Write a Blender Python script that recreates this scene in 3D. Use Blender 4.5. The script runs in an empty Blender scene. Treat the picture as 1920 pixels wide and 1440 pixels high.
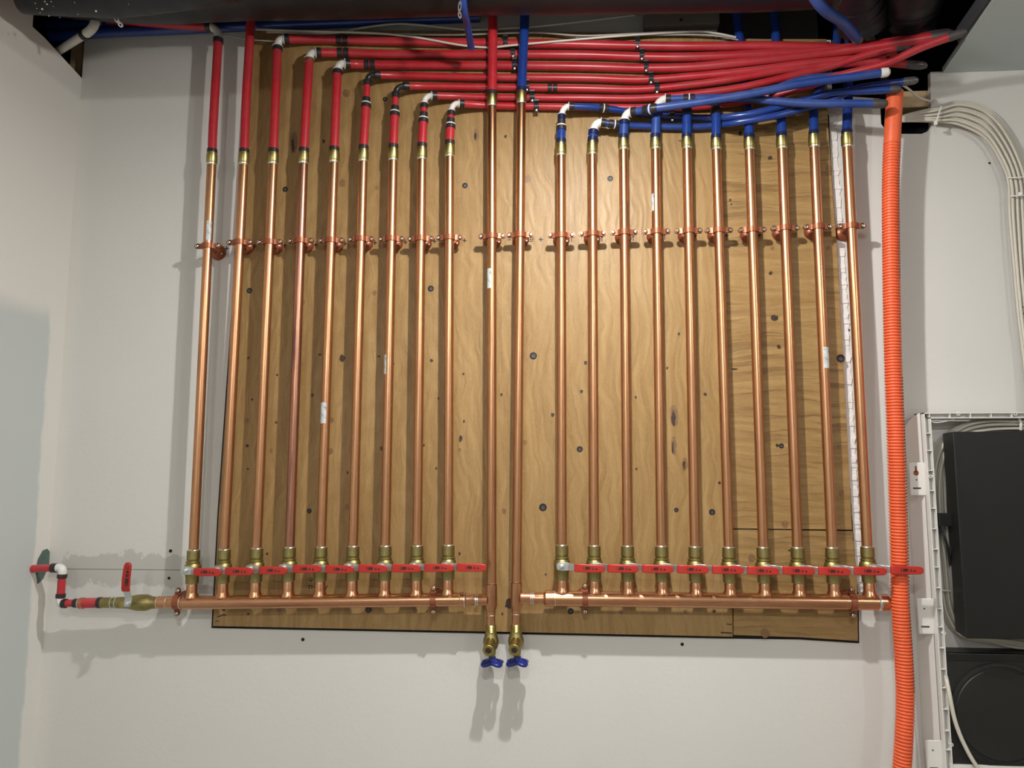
import bpy, bmesh, math, random
from mathutils import Vector, Matrix
random.seed(7)
sc = bpy.context.scene
COL = sc.collection
# ------------------------------------------------------------------ camera
F, YAW, PITCH, D, CZ = 1387.0, math.radians(4.0), math.radians(6.4), 1.75, 1.5
FWD = Vector((-math.sin(YAW)*math.cos(PITCH), math.cos(YAW)*math.cos(PITCH), math.sin(PITCH)))
RGT = Vector((math.cos(YAW), math.sin(YAW), 0))
UPV = RGT.cross(FWD)
CAM = Vector((0, -D, CZ))
cd = bpy.data.cameras.new('camera'); cam = bpy.data.objects.new('camera', cd); COL.objects.link(cam)
cd.sensor_fit = 'HORIZONTAL'; cd.sensor_width = 36; cd.lens = 36*F/1920; cd.clip_start = 0.02
cam.matrix_world = Matrix.Translation(CAM) @ Matrix((RGT, UPV, -FWD)).transposed().to_4x4()
sc.camera = cam
sc.view_settings.view_transform = 'Standard'; sc.view_settings.look = 'None'
sc.view_settings.gamma = 1; sc.view_settings.use_curve_mapping = False
sc.view_settings.exposure = -0.1

def ray(px, py): return FWD*F + RGT*(px-960) - UPV*(py-720)
def P(px, py, d=0.0):
    r = ray(px, py); t = (-d-CAM.y)/r.y
    return CAM + r*t
def PZ(px, py, z):
    r = ray(px, py); t = (z-CAM.z)/r.z
    return CAM + r*t
def PXp(px, py, x):
    r = ray(px, py); t = (x-CAM.x)/r.x
    return CAM + r*t

# ------------------------------------------------------------------ world + lamps
w = bpy.data.worlds.new('world'); sc.world = w; w.use_nodes = True
w.node_tree.nodes['Background'].inputs[0].default_value = (0.9, 0.93, 1, 1)
w.node_tree.nodes['Background'].inputs[1].default_value = 0.05
ZC = 2.44
KEYX = P(1101, 150, 0).x
def lamp(name, loc, watts, size, kind='AREA', color=(1, .88, .72), rot=(0, 0, 0)):
    l = bpy.data.lights.new(name, kind); l.energy = watts; l.color = color
    if kind == 'AREA': l.shape = 'DISK'; l.size = size
    elif kind == 'SPOT': l.shadow_soft_size = size; l.spot_size = math.radians(168); l.spot_blend = 0.5
    else: l.shadow_soft_size = size
    o = bpy.data.objects.new(name, l); COL.objects.link(o); o.location = loc; o.rotation_euler = rot
    return o
KEY_ROT = (math.radians(22), 0, 0)
LAMPS = [('pot_or_fill_light', (KEYX, -0.73, ZC-.05), 16, .036, (1, .975, .94), 'AREA'), ('pot_or_fill_light', (KEYX, -0.73, ZC-.05), 17, .017, (1, .975, .94), 'POINT'),
         ('pot_or_fill_light', (KEYX-.1, -2.25, ZC-.05), 21, .07, (1, .975, .94), 'AREA'),
         ('pot_or_fill_light', (KEYX-.75, -3.4, ZC-.05), 33, .04, (1, .99, .98), 'POINT'),  # unseen fill lamp, added to brighten the left wall
         ('pot_or_fill_light', (KEYX+1.6, -2.25, ZC-.05), 22, .04, (1, .98, .95), 'POINT')]  # unseen fill lamp, added on the right to balance wall brightness
for nm, loc, wt, sz, c, kd in LAMPS: lamp(nm+'_lamp', loc, wt, sz, kd, c)

# ------------------------------------------------------------------ material helpers
def newmat(name):
    m = bpy.data.materials.new(name); m.use_nodes = True
    nt = m.node_tree; b = nt.nodes['Principled BSDF']
    return m, nt, b
def simple(name, col, rough=.5, metal=0., noise=0., nscale=30, bump=0., bscale=200, coat=0, spec=None, trans=0):
    m, nt, b = newmat(name)
    b.inputs['Base Color'].default_value = (*col, 1); b.inputs['Roughness'].default_value = rough
    b.inputs['Metallic'].default_value = metal
    if coat: b.inputs['Coat Weight'].default_value = coat; b.inputs['Coat Roughness'].default_value = .1
    if spec is not None: b.inputs['Specular IOR Level'].default_value = spec
    if trans: b.inputs['Transmission Weight'].default_value = trans
    tc = nt.nodes.new('ShaderNodeTexCoord')
    if noise:
        n = nt.nodes.new('ShaderNodeTexNoise'); n.inputs['Scale'].default_value = nscale; n.inputs['Detail'].default_value = 4
        nt.links.new(tc.outputs['Object'], n.inputs['Vector'])
        mx = nt.nodes.new('ShaderNodeMix'); mx.data_type = 'RGBA'
        mx.inputs[6].default_value = (*[c*(1-noise) for c in col], 1); mx.inputs[7].default_value = (*[min(1, c*(1+noise)) for c in col], 1)
        nt.links.new(n.outputs['Fac'], mx.inputs[0]); nt.links.new(mx.outputs[2], b.inputs['Base Color'])
    if bump:
        n = nt.nodes.new('ShaderNodeTexNoise'); n.inputs['Scale'].default_value = bscale
        nt.links.new(tc.outputs['Object'], n.inputs['Vector'])
        bp = nt.nodes.new('ShaderNodeBump'); bp.inputs['Strength'].default_value = bump; bp.inputs['Distance'].default_value = .002
        nt.links.new(n.outputs['Fac'], bp.inputs['Height']); nt.links.new(bp.outputs[0], b.inputs['Normal'])
    return m
class N:
    """small node-graph helper"""
    def __init__(s, nt): s.nt = nt
    def new(s, t, **k):
        n = s.nt.nodes.new(t)
        for a, v in k.items(): setattr(n, a, v)
        return n
    def _in(s, sock, v):
        if hasattr(v, 'is_linked') or isinstance(v, bpy.types.NodeSocket): s.nt.links.new(v, sock)
        else: sock.default_value = v
    def math(s, op, a, b=0., c=None, clamp=False):
        n = s.new('ShaderNodeMath', operation=op); n.use_clamp = clamp
        s._in(n.inputs[0], a); s._in(n.inputs[1], b)
        if c is not None: s._in(n.inputs[2], c)
        return n.outputs[0]
    def mix(s, f, a, b):
        n = s.new('ShaderNodeMix', data_type='RGBA'); s._in(n.inputs[0], f)
        for i, v in ((6, a), (7, b)): s._in(n.inputs[i], (*v, 1) if isinstance(v, tuple) and len(v) == 3 else v)
        return n.outputs[2]
    def ramp(s, f, lo, hi):
        n = s.new('ShaderNodeMapRange'); n.interpolation_type = 'SMOOTHSTEP'
        s._in(n.inputs[0], f); n.inputs[1].default_value = lo; n.inputs[2].default_value = hi
        return n.outputs[0]
    def noise(s, vec, scale, detail=3, rough=.5, dist=0.):
        n = s.new('ShaderNodeTexNoise'); s._in(n.inputs['Vector'], vec)
        n.inputs['Scale'].default_value = scale; n.inputs['Detail'].default_value = detail
        n.inputs['Roughness'].default_value = rough; n.inputs['Distortion'].default_value = dist
        return n.outputs['Fac']
    def mapv(s, vec, scale=(1, 1, 1), loc=(0, 0, 0)):
        n = s.new('ShaderNodeMapping'); s._in(n.inputs[0], vec)
        n.inputs['Scale'].default_value = scale; n.inputs['Location'].default_value = loc
        return n.outputs[0]

def copper_mat(name, base, dark, rough=.24, tarnish=.5):
    m, nt, b = newmat(name); g = N(nt)
    uv = g.new('ShaderNodeTexCoord'); oi = g.new('ShaderNodeObjectInfo')
    v = g.mapv(uv.outputs['UV'], (6, 5, 1)); add = g.new('ShaderNodeVectorMath', operation='ADD')
    nt.links.new(v, add.inputs[0])
    cmb = g.new('ShaderNodeCombineXYZ'); rr = g.math('MULTIPLY', oi.outputs['Random'], 60.)
    for i in range(3): nt.links.new(rr, cmb.inputs[i])
    nt.links.new(cmb.outputs[0], add.inputs[1]); vec = add.outputs[0]
    n1 = g.noise(vec, 1.2, 4, .6); n2 = g.noise(g.mapv(vec, (4, .6, 1)), 3., 3)
    f = g.math('MULTIPLY', g.ramp(n1, .42, .75), tarnish)
    c = g.mix(f, base, dark); c = g.mix(g.math('MULTIPLY', g.ramp(n2, .55, .8), .35), c, tuple(x*.75 for x in dark))
    nt.links.new(c, b.inputs['Base Color']); b.inputs['Metallic'].default_value = 1
    r = g.math('MULTIPLY_ADD', n1, .28, rough-.10); nt.links.new(r, b.inputs['Roughness'])
    return m
M = {}
M['copper'] = copper_mat('copper', (.63, .325, .17), (.37, .17, .09), .27, .7)
M['copper_dark'] = copper_mat('copper_tarnished', (.52, .25, .16), (.22, .11, .09), .27, .9)
M['copper_header'] = copper_mat('copper_header', (.66, .335, .185), (.40, .185, .10), .24, .7)
M['clamp'] = simple('copper_plated', (.29, .088, .040), .38, .45, .15, 60)
M['brass'] = simple('brass', (.42, .35, .13), .36, 1, .25, 60)
M['brass_rough'] = simple('brass_cast', (.33, .275, .11), .42, 1, .25, 80, .25, 500)
M['solder'] = simple('solder', (.75, .74, .70), .28, 1)
M['steel'] = simple('steel', (.62, .63, .62), .38, .9, .08, 60)
M['screw'] = simple('screw_metal', (.70, .66, .52), .25, 1)
M['lever'] = simple('red_vinyl', (.42, .022, .014), .38, 0, .08, 30)
M['print'] = simple('black_print', (.02, .012, .012), .5)
M['fit_white'] = simple('white_fitting', (.72, .70, .66), .35, 0, .05)
M['fit_black'] = simple('black_fitting', (.02, .02, .022), .3)
M['ring'] = simple('crimp_ring', (.035, .028, .03), .35, .3, .2, 80)
M['ring_white'] = simple('white_ring', (.75, .75, .72), .4)
M['ring_copper'] = simple('copper_ring', (.55, .2, .12), .35, .8)
M['ring_navy'] = simple('navy_ring', (.008, .014, .06), .3)
def pex_mat(name, col, dust, spec_r, printing=True, dusty=0.):
    m, nt, b = newmat(name); g = N(nt)
    tc = g.new('ShaderNodeTexCoord'); sx = g.new('ShaderNodeSeparateXYZ'); nt.links.new(tc.outputs['UV'], sx.inputs[0])
    n = g.noise(tc.outputs['Object'], 25, 4)
    c = g.mix(n, tuple(x*.82 for x in col), tuple(min(1, x*1.18) for x in col))
    if printing:
        band = g.math('COMPARE', sx.outputs[0], .58, .016)
        tx = g.noise(g.mapv(tc.outputs['UV'], (120, 260, 1)), 1., 1)
        gate = g.ramp(g.noise(g.mapv(tc.outputs['UV'], (0, 7, 1)), 1., 0), .5, .56)
        f = g.math('MULTIPLY', g.math('MULTIPLY', band, g.ramp(tx, .5, .56)), g.math('MULTIPLY', gate, .75))
        c = g.mix(f, c, (.04, .01, .012))
    if dusty:
        ge = g.new('ShaderNodeNewGeometry'); sn = g.new('ShaderNodeSeparateXYZ'); nt.links.new(ge.outputs['Normal'], sn.inputs[0])
        up = g.ramp(sn.outputs[2], .2, 1.)
        dn = g.ramp(g.noise(tc.outputs['Object'], 9, 5, .7), .38, .62)
        c = g.mix(g.math('MULTIPLY', g.math('MULTIPLY_ADD', up, .7, .3), g.math('MULTIPLY', dn, dusty)), c, dust)
    nt.links.new(c, b.inputs['Base Color']); b.inputs['Roughness'].default_value = spec_r
    return m
M['red'] = pex_mat('red_pex', (.44, .017, .026), (.5, .25, .25), .33, True, .25)
M['blue'] = pex_mat('blue_pex', (.010, .038, .21), (.25, .3, .45), .24, True, .12)
M['blue_dusty'] = pex_mat('blue_pex_dusty', (.012, .046, .23), (.28, .34, .5), .40, True, .3)
M['orange'] = pex_mat('orange_conduit', (.78, .125, .04), (.6, .3, .2), .42, False, 0)
M['film'] = simple('clear_film_cap', (.08, .075, .075), .25, 0, .4, 80, .4, 120)
M['tape'] = simple('grey_tape', (.065, .055, .055), .5, 0, .5, 60)
M['insul'] = simple('black_insulation', (.008, .0085, .011), .42, 0, .5, 14, .5, 25)
M['rubber'] = simple('black_rubber', (.008, .008, .009), .5)
M['device'] = simple('black_device', (.0065, .0065, .0065), .33, 0, .2, 30, .08, 900)
M['device2'] = simple('black_device_textured', (.010, .010, .0095), .45, 0, .5, 12, .3, 60)
M['plastic'] = simple('white_plastic', (.72, .70, .66), .38)
M['cable'] = simple('white_cable', (.60, .56, .48), .42, 0, .06, 40)
M['cable_dim'] = simple('grey_cable', (.42, .40, .36), .5, 0, .1, 40)
M['tie'] = simple('zip_tie', (.80, .78, .74), .35)
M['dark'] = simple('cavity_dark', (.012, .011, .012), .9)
M['charcoal'] = simple('bulkhead_edge', (.045, .045, .05), .9, 0, .15, 20)
M['grey_panel'] = simple('grey_panel', (.16, .14, .125), .9, 0, .2, 10)
M['lumber'] = simple('lumber', (.50, .36, .20), .7, 0, .2, 25, .2, 90)
M['pvc'] = simple('white_pvc', (.62, .59, .54), .4, 0, .12, 30)
M['green_board'] = simple('green_drywall_paper', (.085, .13, .11), .9, 0, .3, 60)
M['knot'] = simple('knot_brown', (.21, .115, .048), .5, 0, .5, 120)
M['knot_dark'] = simple('knot_dark', (.038, .02, .012), .5, 0, .6, 150)
M['pen'] = simple('black_pen', (.012, .010, .010), .6)
M['sticker'] = None
M['room_paint'] = simple('room_paint', (.60, .58, .54), .7, 0, .03, 3)
M['floor'] = simple('concrete_floor', (.30, .28, .25), .7, 0, .2, 4)
M['jagged'] = simple('torn_paper', (.74, .72, .70), .8, 0, .15, 60, .6, 120)
M['lens'] = None
m, nt, b = newmat('lamp_lens'); b.inputs['Emission Color'].default_value = (1, .9, .78, 1); b.inputs['Emission Strength'].default_value = 6; M['lens'] = m
# barcode-like printed sticker
m, nt, b = newmat('printed_sticker'); g = N(nt); tc = g.new('ShaderNodeTexCoord')
t = g.noise(g.mapv(tc.outputs['UV'], (30, 420, 1)), 1., 2); t2 = g.noise(g.mapv(tc.outputs['UV'], (60, 60, 1)), 1., 0)
nt.links.new(g.mix(g.math('MULTIPLY', g.ramp(t, .52, .6), g.ramp(t2, .42, .5)), (.56, .58, .58), (.22, .23, .24)), b.inputs['Base Color'])
b.inputs['Roughness'].default_value = .4; M['sticker'] = m

def wood_mat(name, horizontal=False, ripple=0.):
    m, nt, b = newmat(name); g = N(nt)
    tc = g.new('ShaderNodeTexCoord'); ob = tc.outputs['Object']
    s = (1, 1, 1)
    st = (1.6, 6, 30) if horizontal else (30, 6, 1.6)
    warp = g.noise(ob, 4.5, 3, .5)
    vec = g.new('ShaderNodeVectorMath', operation='ADD'); cm = g.new('ShaderNodeCombineXYZ')
    ww = g.math('MULTIPLY', warp, .10 if not horizontal else .05)
    nt.links.new(ww, cm.inputs[2 if horizontal else 0]); nt.links.new(ob, vec.inputs[0]); nt.links.new(cm.outputs[0], vec.inputs[1])
    vv = vec.outputs[0]
    grain = g.noise(g.mapv(vv, st), 1.6, 5, .62)
    fine = g.noise(g.mapv(vv, tuple(4*x for x in st)), 2., 3, .6)
    blotch = g.noise(ob, 3.2, 3, .55)
    rings = g.new('ShaderNodeTexWave'); rings.wave_type = 'RINGS'; rings.rings_direction = 'SPHERICAL'
    nt.links.new(g.mapv(vv, (1.2, 1, .34) if not horizontal else (.34, 1, 1.2), (.22, 0, .1)), rings.inputs[0]); rings.inputs['Scale'].default_value = 14; rings.inputs['Distortion'].default_value = 9
    rings.inputs['Detail'].default_value = 2; rings.inputs['Detail Scale'].default_value = 1.2
    c = g.mix(g.ramp(grain, .35, .7), (.365, .232, .092), (.275, .162, .058))
    c = g.mix(g.math('MULTIPLY', rings.outputs['Fac'], .30), c, (.245, .142, .050))
    c = g.mix(g.math('MULTIPLY', g.ramp(blotch, .5, .75), .5), c, (.385, .255, .115))
    c = g.mix(g.math('MULTIPLY', g.ramp(fine, .5, .72), .38), c, (.18, .10, .036))
    spk = g.noise(g.mapv(ob, (1, 1, .35) if not horizontal else (.35, 1, 1)), 330, 2, .7)
    c = g.mix(g.math('MULTIPLY', g.ramp(spk, .56, .72), .35), c, (.17, .095, .035))
    c = g.mix(g.math('MULTIPLY', g.ramp(spk, .44, .30), .3), c, (.46, .32, .16))
    h = g.math('ADD', g.math('MULTIPLY', grain, .4), g.math('MULTIPLY', rings.outputs['Fac'], .35))
    if ripple:
        rp = g.noise(g.mapv(vv, (5, 1, 95)), 1., 3, .5)
        msk = g.ramp(g.noise(g.mapv(ob, (3, 1, 1.5)), 1.6, 2), .36, .56)
        line = g.math('MULTIPLY', g.ramp(rp, .54, .62), msk)
        c = g.mix(g.math('MULTIPLY', line, .7), c, (.17, .10, .04)); h = g.math('SUBTRACT', h, g.math('MULTIPLY', line, ripple))
    nt.links.new(c, b.inputs['Base Color'])
    bp = g.new('ShaderNodeBump'); bp.inputs['Strength'].default_value = .35; bp.inputs['Distance'].default_value = .0025
    nt.links.new(h, bp.inputs['Height']); nt.links.new(bp.outputs[0], b.inputs['Normal'])
    nt.links.new(g.math('MULTIPLY_ADD', fine, .25, .34), b.inputs['Roughness']); b.inputs['Specular IOR Level'].default_value = .32
    return m
M['ply'] = wood_mat('plywood_vertical'); M['ply_h'] = wood_mat('plywood_horizontal', True, .8); M['ply_h2'] = wood_mat('plywood_offcut', True, .5)

def drywall_mat():
    m, nt, b = newmat('drywall_back'); g = N(nt)
    tc = g.new('ShaderNodeTexCoord'); ob = tc.outputs['Object']; s = g.new('ShaderNodeSeparateXYZ'); nt.links.new(ob, s.inputs[0])
    X, Z = s.outputs[0], s.outputs[2]
    wob = g.math('MULTIPLY_ADD', g.noise(ob, 9, 4, .65), .16, -.08)
    ed = g.noise(ob, 60, 3, .7)
    wob = g.math('ADD', wob, g.math('MULTIPLY_ADD', ed, .03, -.015))
    zt, zb_ = P(230, 1040).z, P(230, 1098).z
    xa, xb = P(118, 1070).x, P(350, 1070).x
    Zw, Xw = g.math('ADD', Z, wob), g.math('ADD', X, wob)
    bare = g.math('MULTIPLY', g.math('MULTIPLY', g.ramp(Zw, zb_-.004, zb_+.004), g.math('SUBTRACT', 1, g.ramp(Zw, zt-.004, zt+.004))),
                  g.math('MULTIPLY', g.ramp(Xw, xa-.004, xa+.004), g.math('SUBTRACT', 1, g.ramp(X, xb-.002, xb+.09))))
    paint = g.mix(g.noise(ob, 2.2, 2), (.60, .585, .555), (.66, .64, .605))
    c = g.mix(g.math('MULTIPLY', bare, .9), paint, (.47, .455, .42))
    # creamier strip of joint compound in the corner
    xc = P(120, 700).x
    cor = g.math('SUBTRACT', 1, g.ramp(g.math('ADD', X, g.math('MULTIPLY', wob, .3)), xc-.01, xc+.05))
    c = g.mix(g.math('MULTIPLY', cor, .6), c, (.70, .67, .61))
    # seam between boards
    zs = P(250, 1068).z
    seam = g.math('MULTIPLY', g.math('COMPARE', Z, zs, .0009), g.math('MULTIPLY', g.math('GREATER_THAN', X, P(125, 1068).x), g.math('LESS_THAN', X, P(350, 1068).x)))
    c = g.mix(g.math('MULTIPLY', seam, .85), c, (.14, .13, .12))
    nt.links.new(c, b.inputs['Base Color']); b.inputs['Roughness'].default_value = .75
    bp = g.new('ShaderNodeBump'); bp.inputs['Strength'].default_value = .12; bp.inputs['Distance'].default_value = .003
    nt.links.new(g.noise(ob, 90, 3), bp.inputs['Height']); nt.links.new(bp.outputs[0], b.inputs['Normal'])
    return m
M['wall_back'] = drywall_mat()
def leftwall_mat():
    m, nt, b = newmat('drywall_left'); g = N(nt)
    tc = g.new('ShaderNodeTexCoord'); ob = tc.outputs['Object']; s = g.new('ShaderNodeSeparateXYZ'); nt.links.new(ob, s.inputs[0])
    wob = g.math('MULTIPLY_ADD', g.noise(ob, 14, 4, .65), .03, -.015)
    dY = g.math('ADD', g.math('MULTIPLY', s.outputs[1], -1), wob)
    bare = g.math('MULTIPLY', g.ramp(dY, .047, .060), g.math('SUBTRACT', 1, g.ramp(g.math('ADD', s.outputs[2], wob), 1.84, 1.90)))
    c = g.mix(g.math('MULTIPLY', bare, .85), (.68, .66, .62), (.47, .51, .50))
    nt.links.new(c, b.inputs['Base Color']); b.inputs['Roughness'].default_value = .75
    return m
M['wall_left'] = leftwall_mat()
M['ceiling'] = simple('ceiling_board', (.54, .61, .61), .8, 0, .05, 2)

# ------------------------------------------------------------------ mesh helpers
class MB:
    def __init__(s): s.v = []; s.f = []; s.uv = []
    def add(s, vs, fs, uvs=None):
        o = len(s.v); s.v += [Vector(a) for a in vs]
        for i, f in enumerate(fs):
            s.f.append([o+k for k in f]); s.uv.append(uvs[i] if uvs else [(0, 0)]*len(f))
        return s
    def box(s, x0, x1, y0, y1, z0, z1):
        vs = [(x, y, z) for x in (x0, x1) for y in (y0, y1) for z in (z0, z1)]
        return s.add(vs, [(0, 1, 3, 2), (4, 6, 7, 5), (0, 4, 5, 1), (2, 3, 7, 6), (0, 2, 6, 4), (1, 5, 7, 3)])
    def tube(s, pts, r, seg=16, caps=True):
        pts = [Vector(p) for p in pts]; n = len(pts)
        rs = r if isinstance(r, (list, tuple)) else [r]*n
        T = []
        for i in range(n):
            t = pts[min(i+1, n-1)]-pts[max(i-1, 0)]; T.append(t.normalized() if t.length > 1e-9 else Vector((0, 0, 1)))
        ref = Vector((0, -1, 0)) if abs(T[0].y) < .9 else Vector((1, 0, 0))
        u = (ref-T[0]*ref.dot(T[0])).normalized(); vs = []; L = 0; ls = []
        for i in range(n):
            if i: u = (u-T[i]*u.dot(T[i])).normalized(); L += (pts[i]-pts[i-1]).length
            ls.append(L); w_ = T[i].cross(u)
            for k in range(seg):
                a = 2*math.pi*k/seg+math.pi
                vs.append(pts[i]+(u*math.cos(a)+w_*math.sin(a))*rs[i])
        fs, uv = [], []
        for i in range(n-1):
            for k in range(seg):
                a, b2 = i*seg+k, i*seg+(k+1) % seg
                fs.append((a, b2, b2+seg, a+seg)); uv.append([(k/seg, ls[i]), ((k+1)/seg, ls[i]), ((k+1)/seg, ls[i+1]), (k/seg, ls[i+1])])
        if caps:
            fs.append(tuple(range(seg))[::-1]); uv.append([(0, 0)]*seg)
            fs.append(tuple((n-1)*seg+k for k in range(seg))); uv.append([(0, 0)]*seg)
        return s.add(vs, fs, uv)
    def lathe(s, prof, o, axis, seg=20):
        """prof: list of (radius, height along axis)"""
        o = Vector(o); axis = Vector(axis).normalized()
        return s.tube2([o+axis*h for r, h in prof], [max(r, 1e-4) for r, h in prof], axis, seg)
    def tube2(s, pts, rs, axis, seg):
        ref = Vector((0, -1, 0)) if abs(axis.y) < .9 else Vector((1, 0, 0))
        u = (ref-axis*ref.dot(axis)).normalized(); w_ = axis.cross(u); vs = []; n = len(pts)
        for i in range(n):
            for k in range(seg):
                a = 2*math.pi*k/seg+math.pi; vs.append(pts[i]+(u*math.cos(a)+w_*math.sin(a))*rs[i])
        fs, uv = [], []
        for i in range(n-1):
            h0, h1 = (pts[i]-pts[0]).length, (pts[i+1]-pts[0]).length
            for k in range(seg):
                a, b2 = i*seg+k, i*seg+(k+1) % seg
                fs.append((a, b2, b2+seg, a+seg)); uv.append([(k/seg, h0), ((k+1)/seg, h0), ((k+1)/seg, h1), (k/seg, h1)])
        fs.append(tuple(range(seg))[::-1]); uv.append([(0, 0)]*seg)
        fs.append(tuple((n-1)*seg+k for k in range(seg))); uv.append([(0, 0)]*seg)
        return s.add(vs, fs, uv)
    def prism(s, poly, y0, y1):
        """poly of (x,z) extruded in y (y0 front, y1 back)"""
        n = len(poly); vs = [(x, y0, z) for x, z in poly]+[(x, y1, z) for x, z in poly]
        fs = [tuple(range(n)), tuple(range(2*n-1, n-1, -1))]
        for k in range(n): fs.append((k, n+k, n+(k+1) % n, (k+1) % n))
        return s.add(vs, fs)
    def transform(s, Mx): s.v = [Mx @ v for v in s.v]; return s
def root_origin(o):
    p = Vector((0, 0, 0))
    while o is not None: p += o.location; o = o.parent
    return p
def build(name, mb, mat, parent=None, label=None, bevel=0, sharp=35, origin=None, smooth=True):
    me = bpy.data.meshes.new(name)
    if parent is not None: off = root_origin(parent)
    elif origin is not None: off = Vector(origin)
    else: off = Vector((0, 0, 0))
    me.from_pydata([v-off for v in mb.v], [], mb.f)
    uvl = me.uv_layers.new(name='UVMap'); i = 0
    for f in mb.uv:
        for c in f: uvl.data[i].uv = c; i += 1
    bm = bmesh.new(); bm.from_mesh(me); bmesh.ops.recalc_face_normals(bm, faces=bm.faces); bm.to_mesh(me); bm.free()
    if smooth:
        me.polygons.foreach_set('use_smooth', [True]*len(me.polygons)); me.set_sharp_from_angle(angle=math.radians(sharp))
    me.materials.append(mat)
    o = bpy.data.objects.new(name, me); COL.objects.link(o)
    if parent is not None: o.parent = parent
    elif origin is not None: o.location = off
    if label: o['label'] = label
    if bevel:
        bv = o.modifiers.new('bevel', 'BEVEL'); bv.width = bevel; bv.segments = 2; bv.limit_method = 'ANGLE'; bv.angle_limit = math.radians(40)
    return o
def tag(o, label, cat, group=None):
    o['label'] = label; o['category'] = cat
    if group: o['group'] = group
    return o
def thing(name, label, cat, loc=(0, 0, 0), group=None):
    o = bpy.data.objects.new(name, None); COL.objects.link(o); o.location = loc; o.empty_display_size = .02
    return tag(o, label, cat, group)
def struct(name, mb, mat, **k):
    o = build(name, mb, mat, **k); o['kind'] = 'structure'; return o
def copy_tree(o, parent=None):
    c = o.copy(); COL.objects.link(c); c.parent = parent
    for ch in list(o.children): copy_tree(ch, c)
    return c
def dup(o, loc, label, **k):
    c = copy_tree(o); c.location = loc; c['label'] = label
    return c
def spline(pts, n=8):
    pts = [Vector(p) for p in pts]; out = []
    if len(pts) < 3: return pts
    q = [pts[0]*2-pts[1]]+pts+[pts[-1]*2-pts[-2]]
    for i in range(1, len(q)-2):
        for k in range(n):
            t = k/n; p0, p1, p2, p3 = q[i-1], q[i], q[i+1], q[i+2]
            out.append(.5*((2*p1)+(p2-p0)*t+(2*p0-5*p1+4*p2-p3)*t*t+(3*p1-p0-3*p2+p3)*t**3))
    out.append(pts[-1]); return out
def path(lst, n=8): return spline([P(*a) for a in lst], n)
ORD = ['first', 'second', 'third', 'fourth', 'fifth', 'sixth', 'seventh', 'eighth', 'ninth', 'tenth', 'eleventh', 'twelfth', 'thirteenth',
       'fourteenth', 'fifteenth', 'sixteenth', 'seventeenth', 'eighteenth', 'nineteenth', 'twentieth', 'rightmost']

# ------------------------------------------------------------------ room
XL = P(128, 520).x
XR, YF = 2.6, -4.3
def poly_px(lst, d=0): return [((P(a, b, d)).x, (P(a, b, d)).z) for a, b in lst]
ZTOP = 3.0
ol = [(XL, 0), (XR, 0), (XR, ZC+.004), (P(1746, 158).x, ZC+.004)]
ol += poly_px([(1746, 236), (1740, 246), (1728, 251), (1680, 251), (1662, 246), (1652, 232), (1650, 185), (1560, 178), (1558, 75), (1345, 72)])
ol += [(P(1345, 72).x, ZTOP), (XL, ZTOP)]
wb = MB(); wb.prism(ol, 0, .013)
wall = struct('wall_back', wb, M['wall_back'], smooth=False)
# left wall: full height except the notch near the corner where services pass out
NL = D - (P(1057.6, 876).x-XL)*0  # helper, notch depth from picture
dn = -PXp(61, 50, XL).y
wl = MB()
zf, zm, zk = PXp(61, 50, XL).z, PXp(83, 70, XL), PXp(151, 142, XL).z
yz = [(0.0, 0), (YF, 0), (YF, ZTOP), (-dn, ZTOP), (-dn, zf), (zm.y, zm.z), (0.0, P(151, 147).z)]
n = len(yz)
wl.add([(XL, y, z) for y, z in yz]+[(XL-.013, y, z) for y, z in yz], [tuple(range(n)), tuple(range(2*n-1, n-1, -1))]+[(k, n+k, n+(k+1) % n, (k+1) % n) for k in range(n)])
wall_left = struct('wall_left', wl, M['wall_left'], smooth=False)
struct('wall_right', MB().box(XR, XR+.05, YF, 0, 0, ZTOP), M['room_paint'], smooth=False)
struct('wall_front', MB().box(XL, XR, YF-.05, YF, 0, ZTOP), M['room_paint'], smooth=False)
struct('floor', MB().box(XL, XR, YF, 0, -.05, 0), M['floor'], smooth=False)
# ceiling: board in front of the opening, and to the right of its slanted edge
e0 = PZ(1745, 160, ZC); e1 = PZ(1858, 0, ZC); dirn = (e1-e0)/(e0.y-e1.y); YO = -.56
e2 = e0+dirn*(e0.y-YO)
cb = [(e0.x, 0.0), (e2.x, YO), (XL, YO), (XL, YF), (XR, YF), (XR, 0.0)]
n = len(cb); mb = MB()
mb.add([(x, y, ZC) for x, y in cb]+[(x, y, ZC+.013) for x, y in cb], [tuple(range(n)), tuple(range(2*n-1, n-1, -1))]+[(k, n+k, n+(k+1) % n, (k+1) % n) for k in range(n)])
struct('ceiling', mb, M['ceiling'], smooth=False)
ft = Vector((-.003, 0, 0))
mb = MB(); a, c = PZ(1797, 82, ZC)+Vector((.001, .0, .002)), e2+Vector((.001, 0, .002))
for q0, q1 in (((a, c)),):
    mb.add([q0, q1, q1+ft, q0+ft, q0+Vector((0, 0, .035)), q1+Vector((0, 0, .035)), q1+ft+Vector((0, 0, .035)), q0+ft+Vector((0, 0, .035))],
           [(0, 1, 2, 3), (4, 5, 6, 7), (0, 1, 5, 4), (1, 2, 6, 5), (2, 3, 7, 6), (3, 0, 4, 7)])
struct('trim_1', mb, M['charcoal'], smooth=False)
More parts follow.
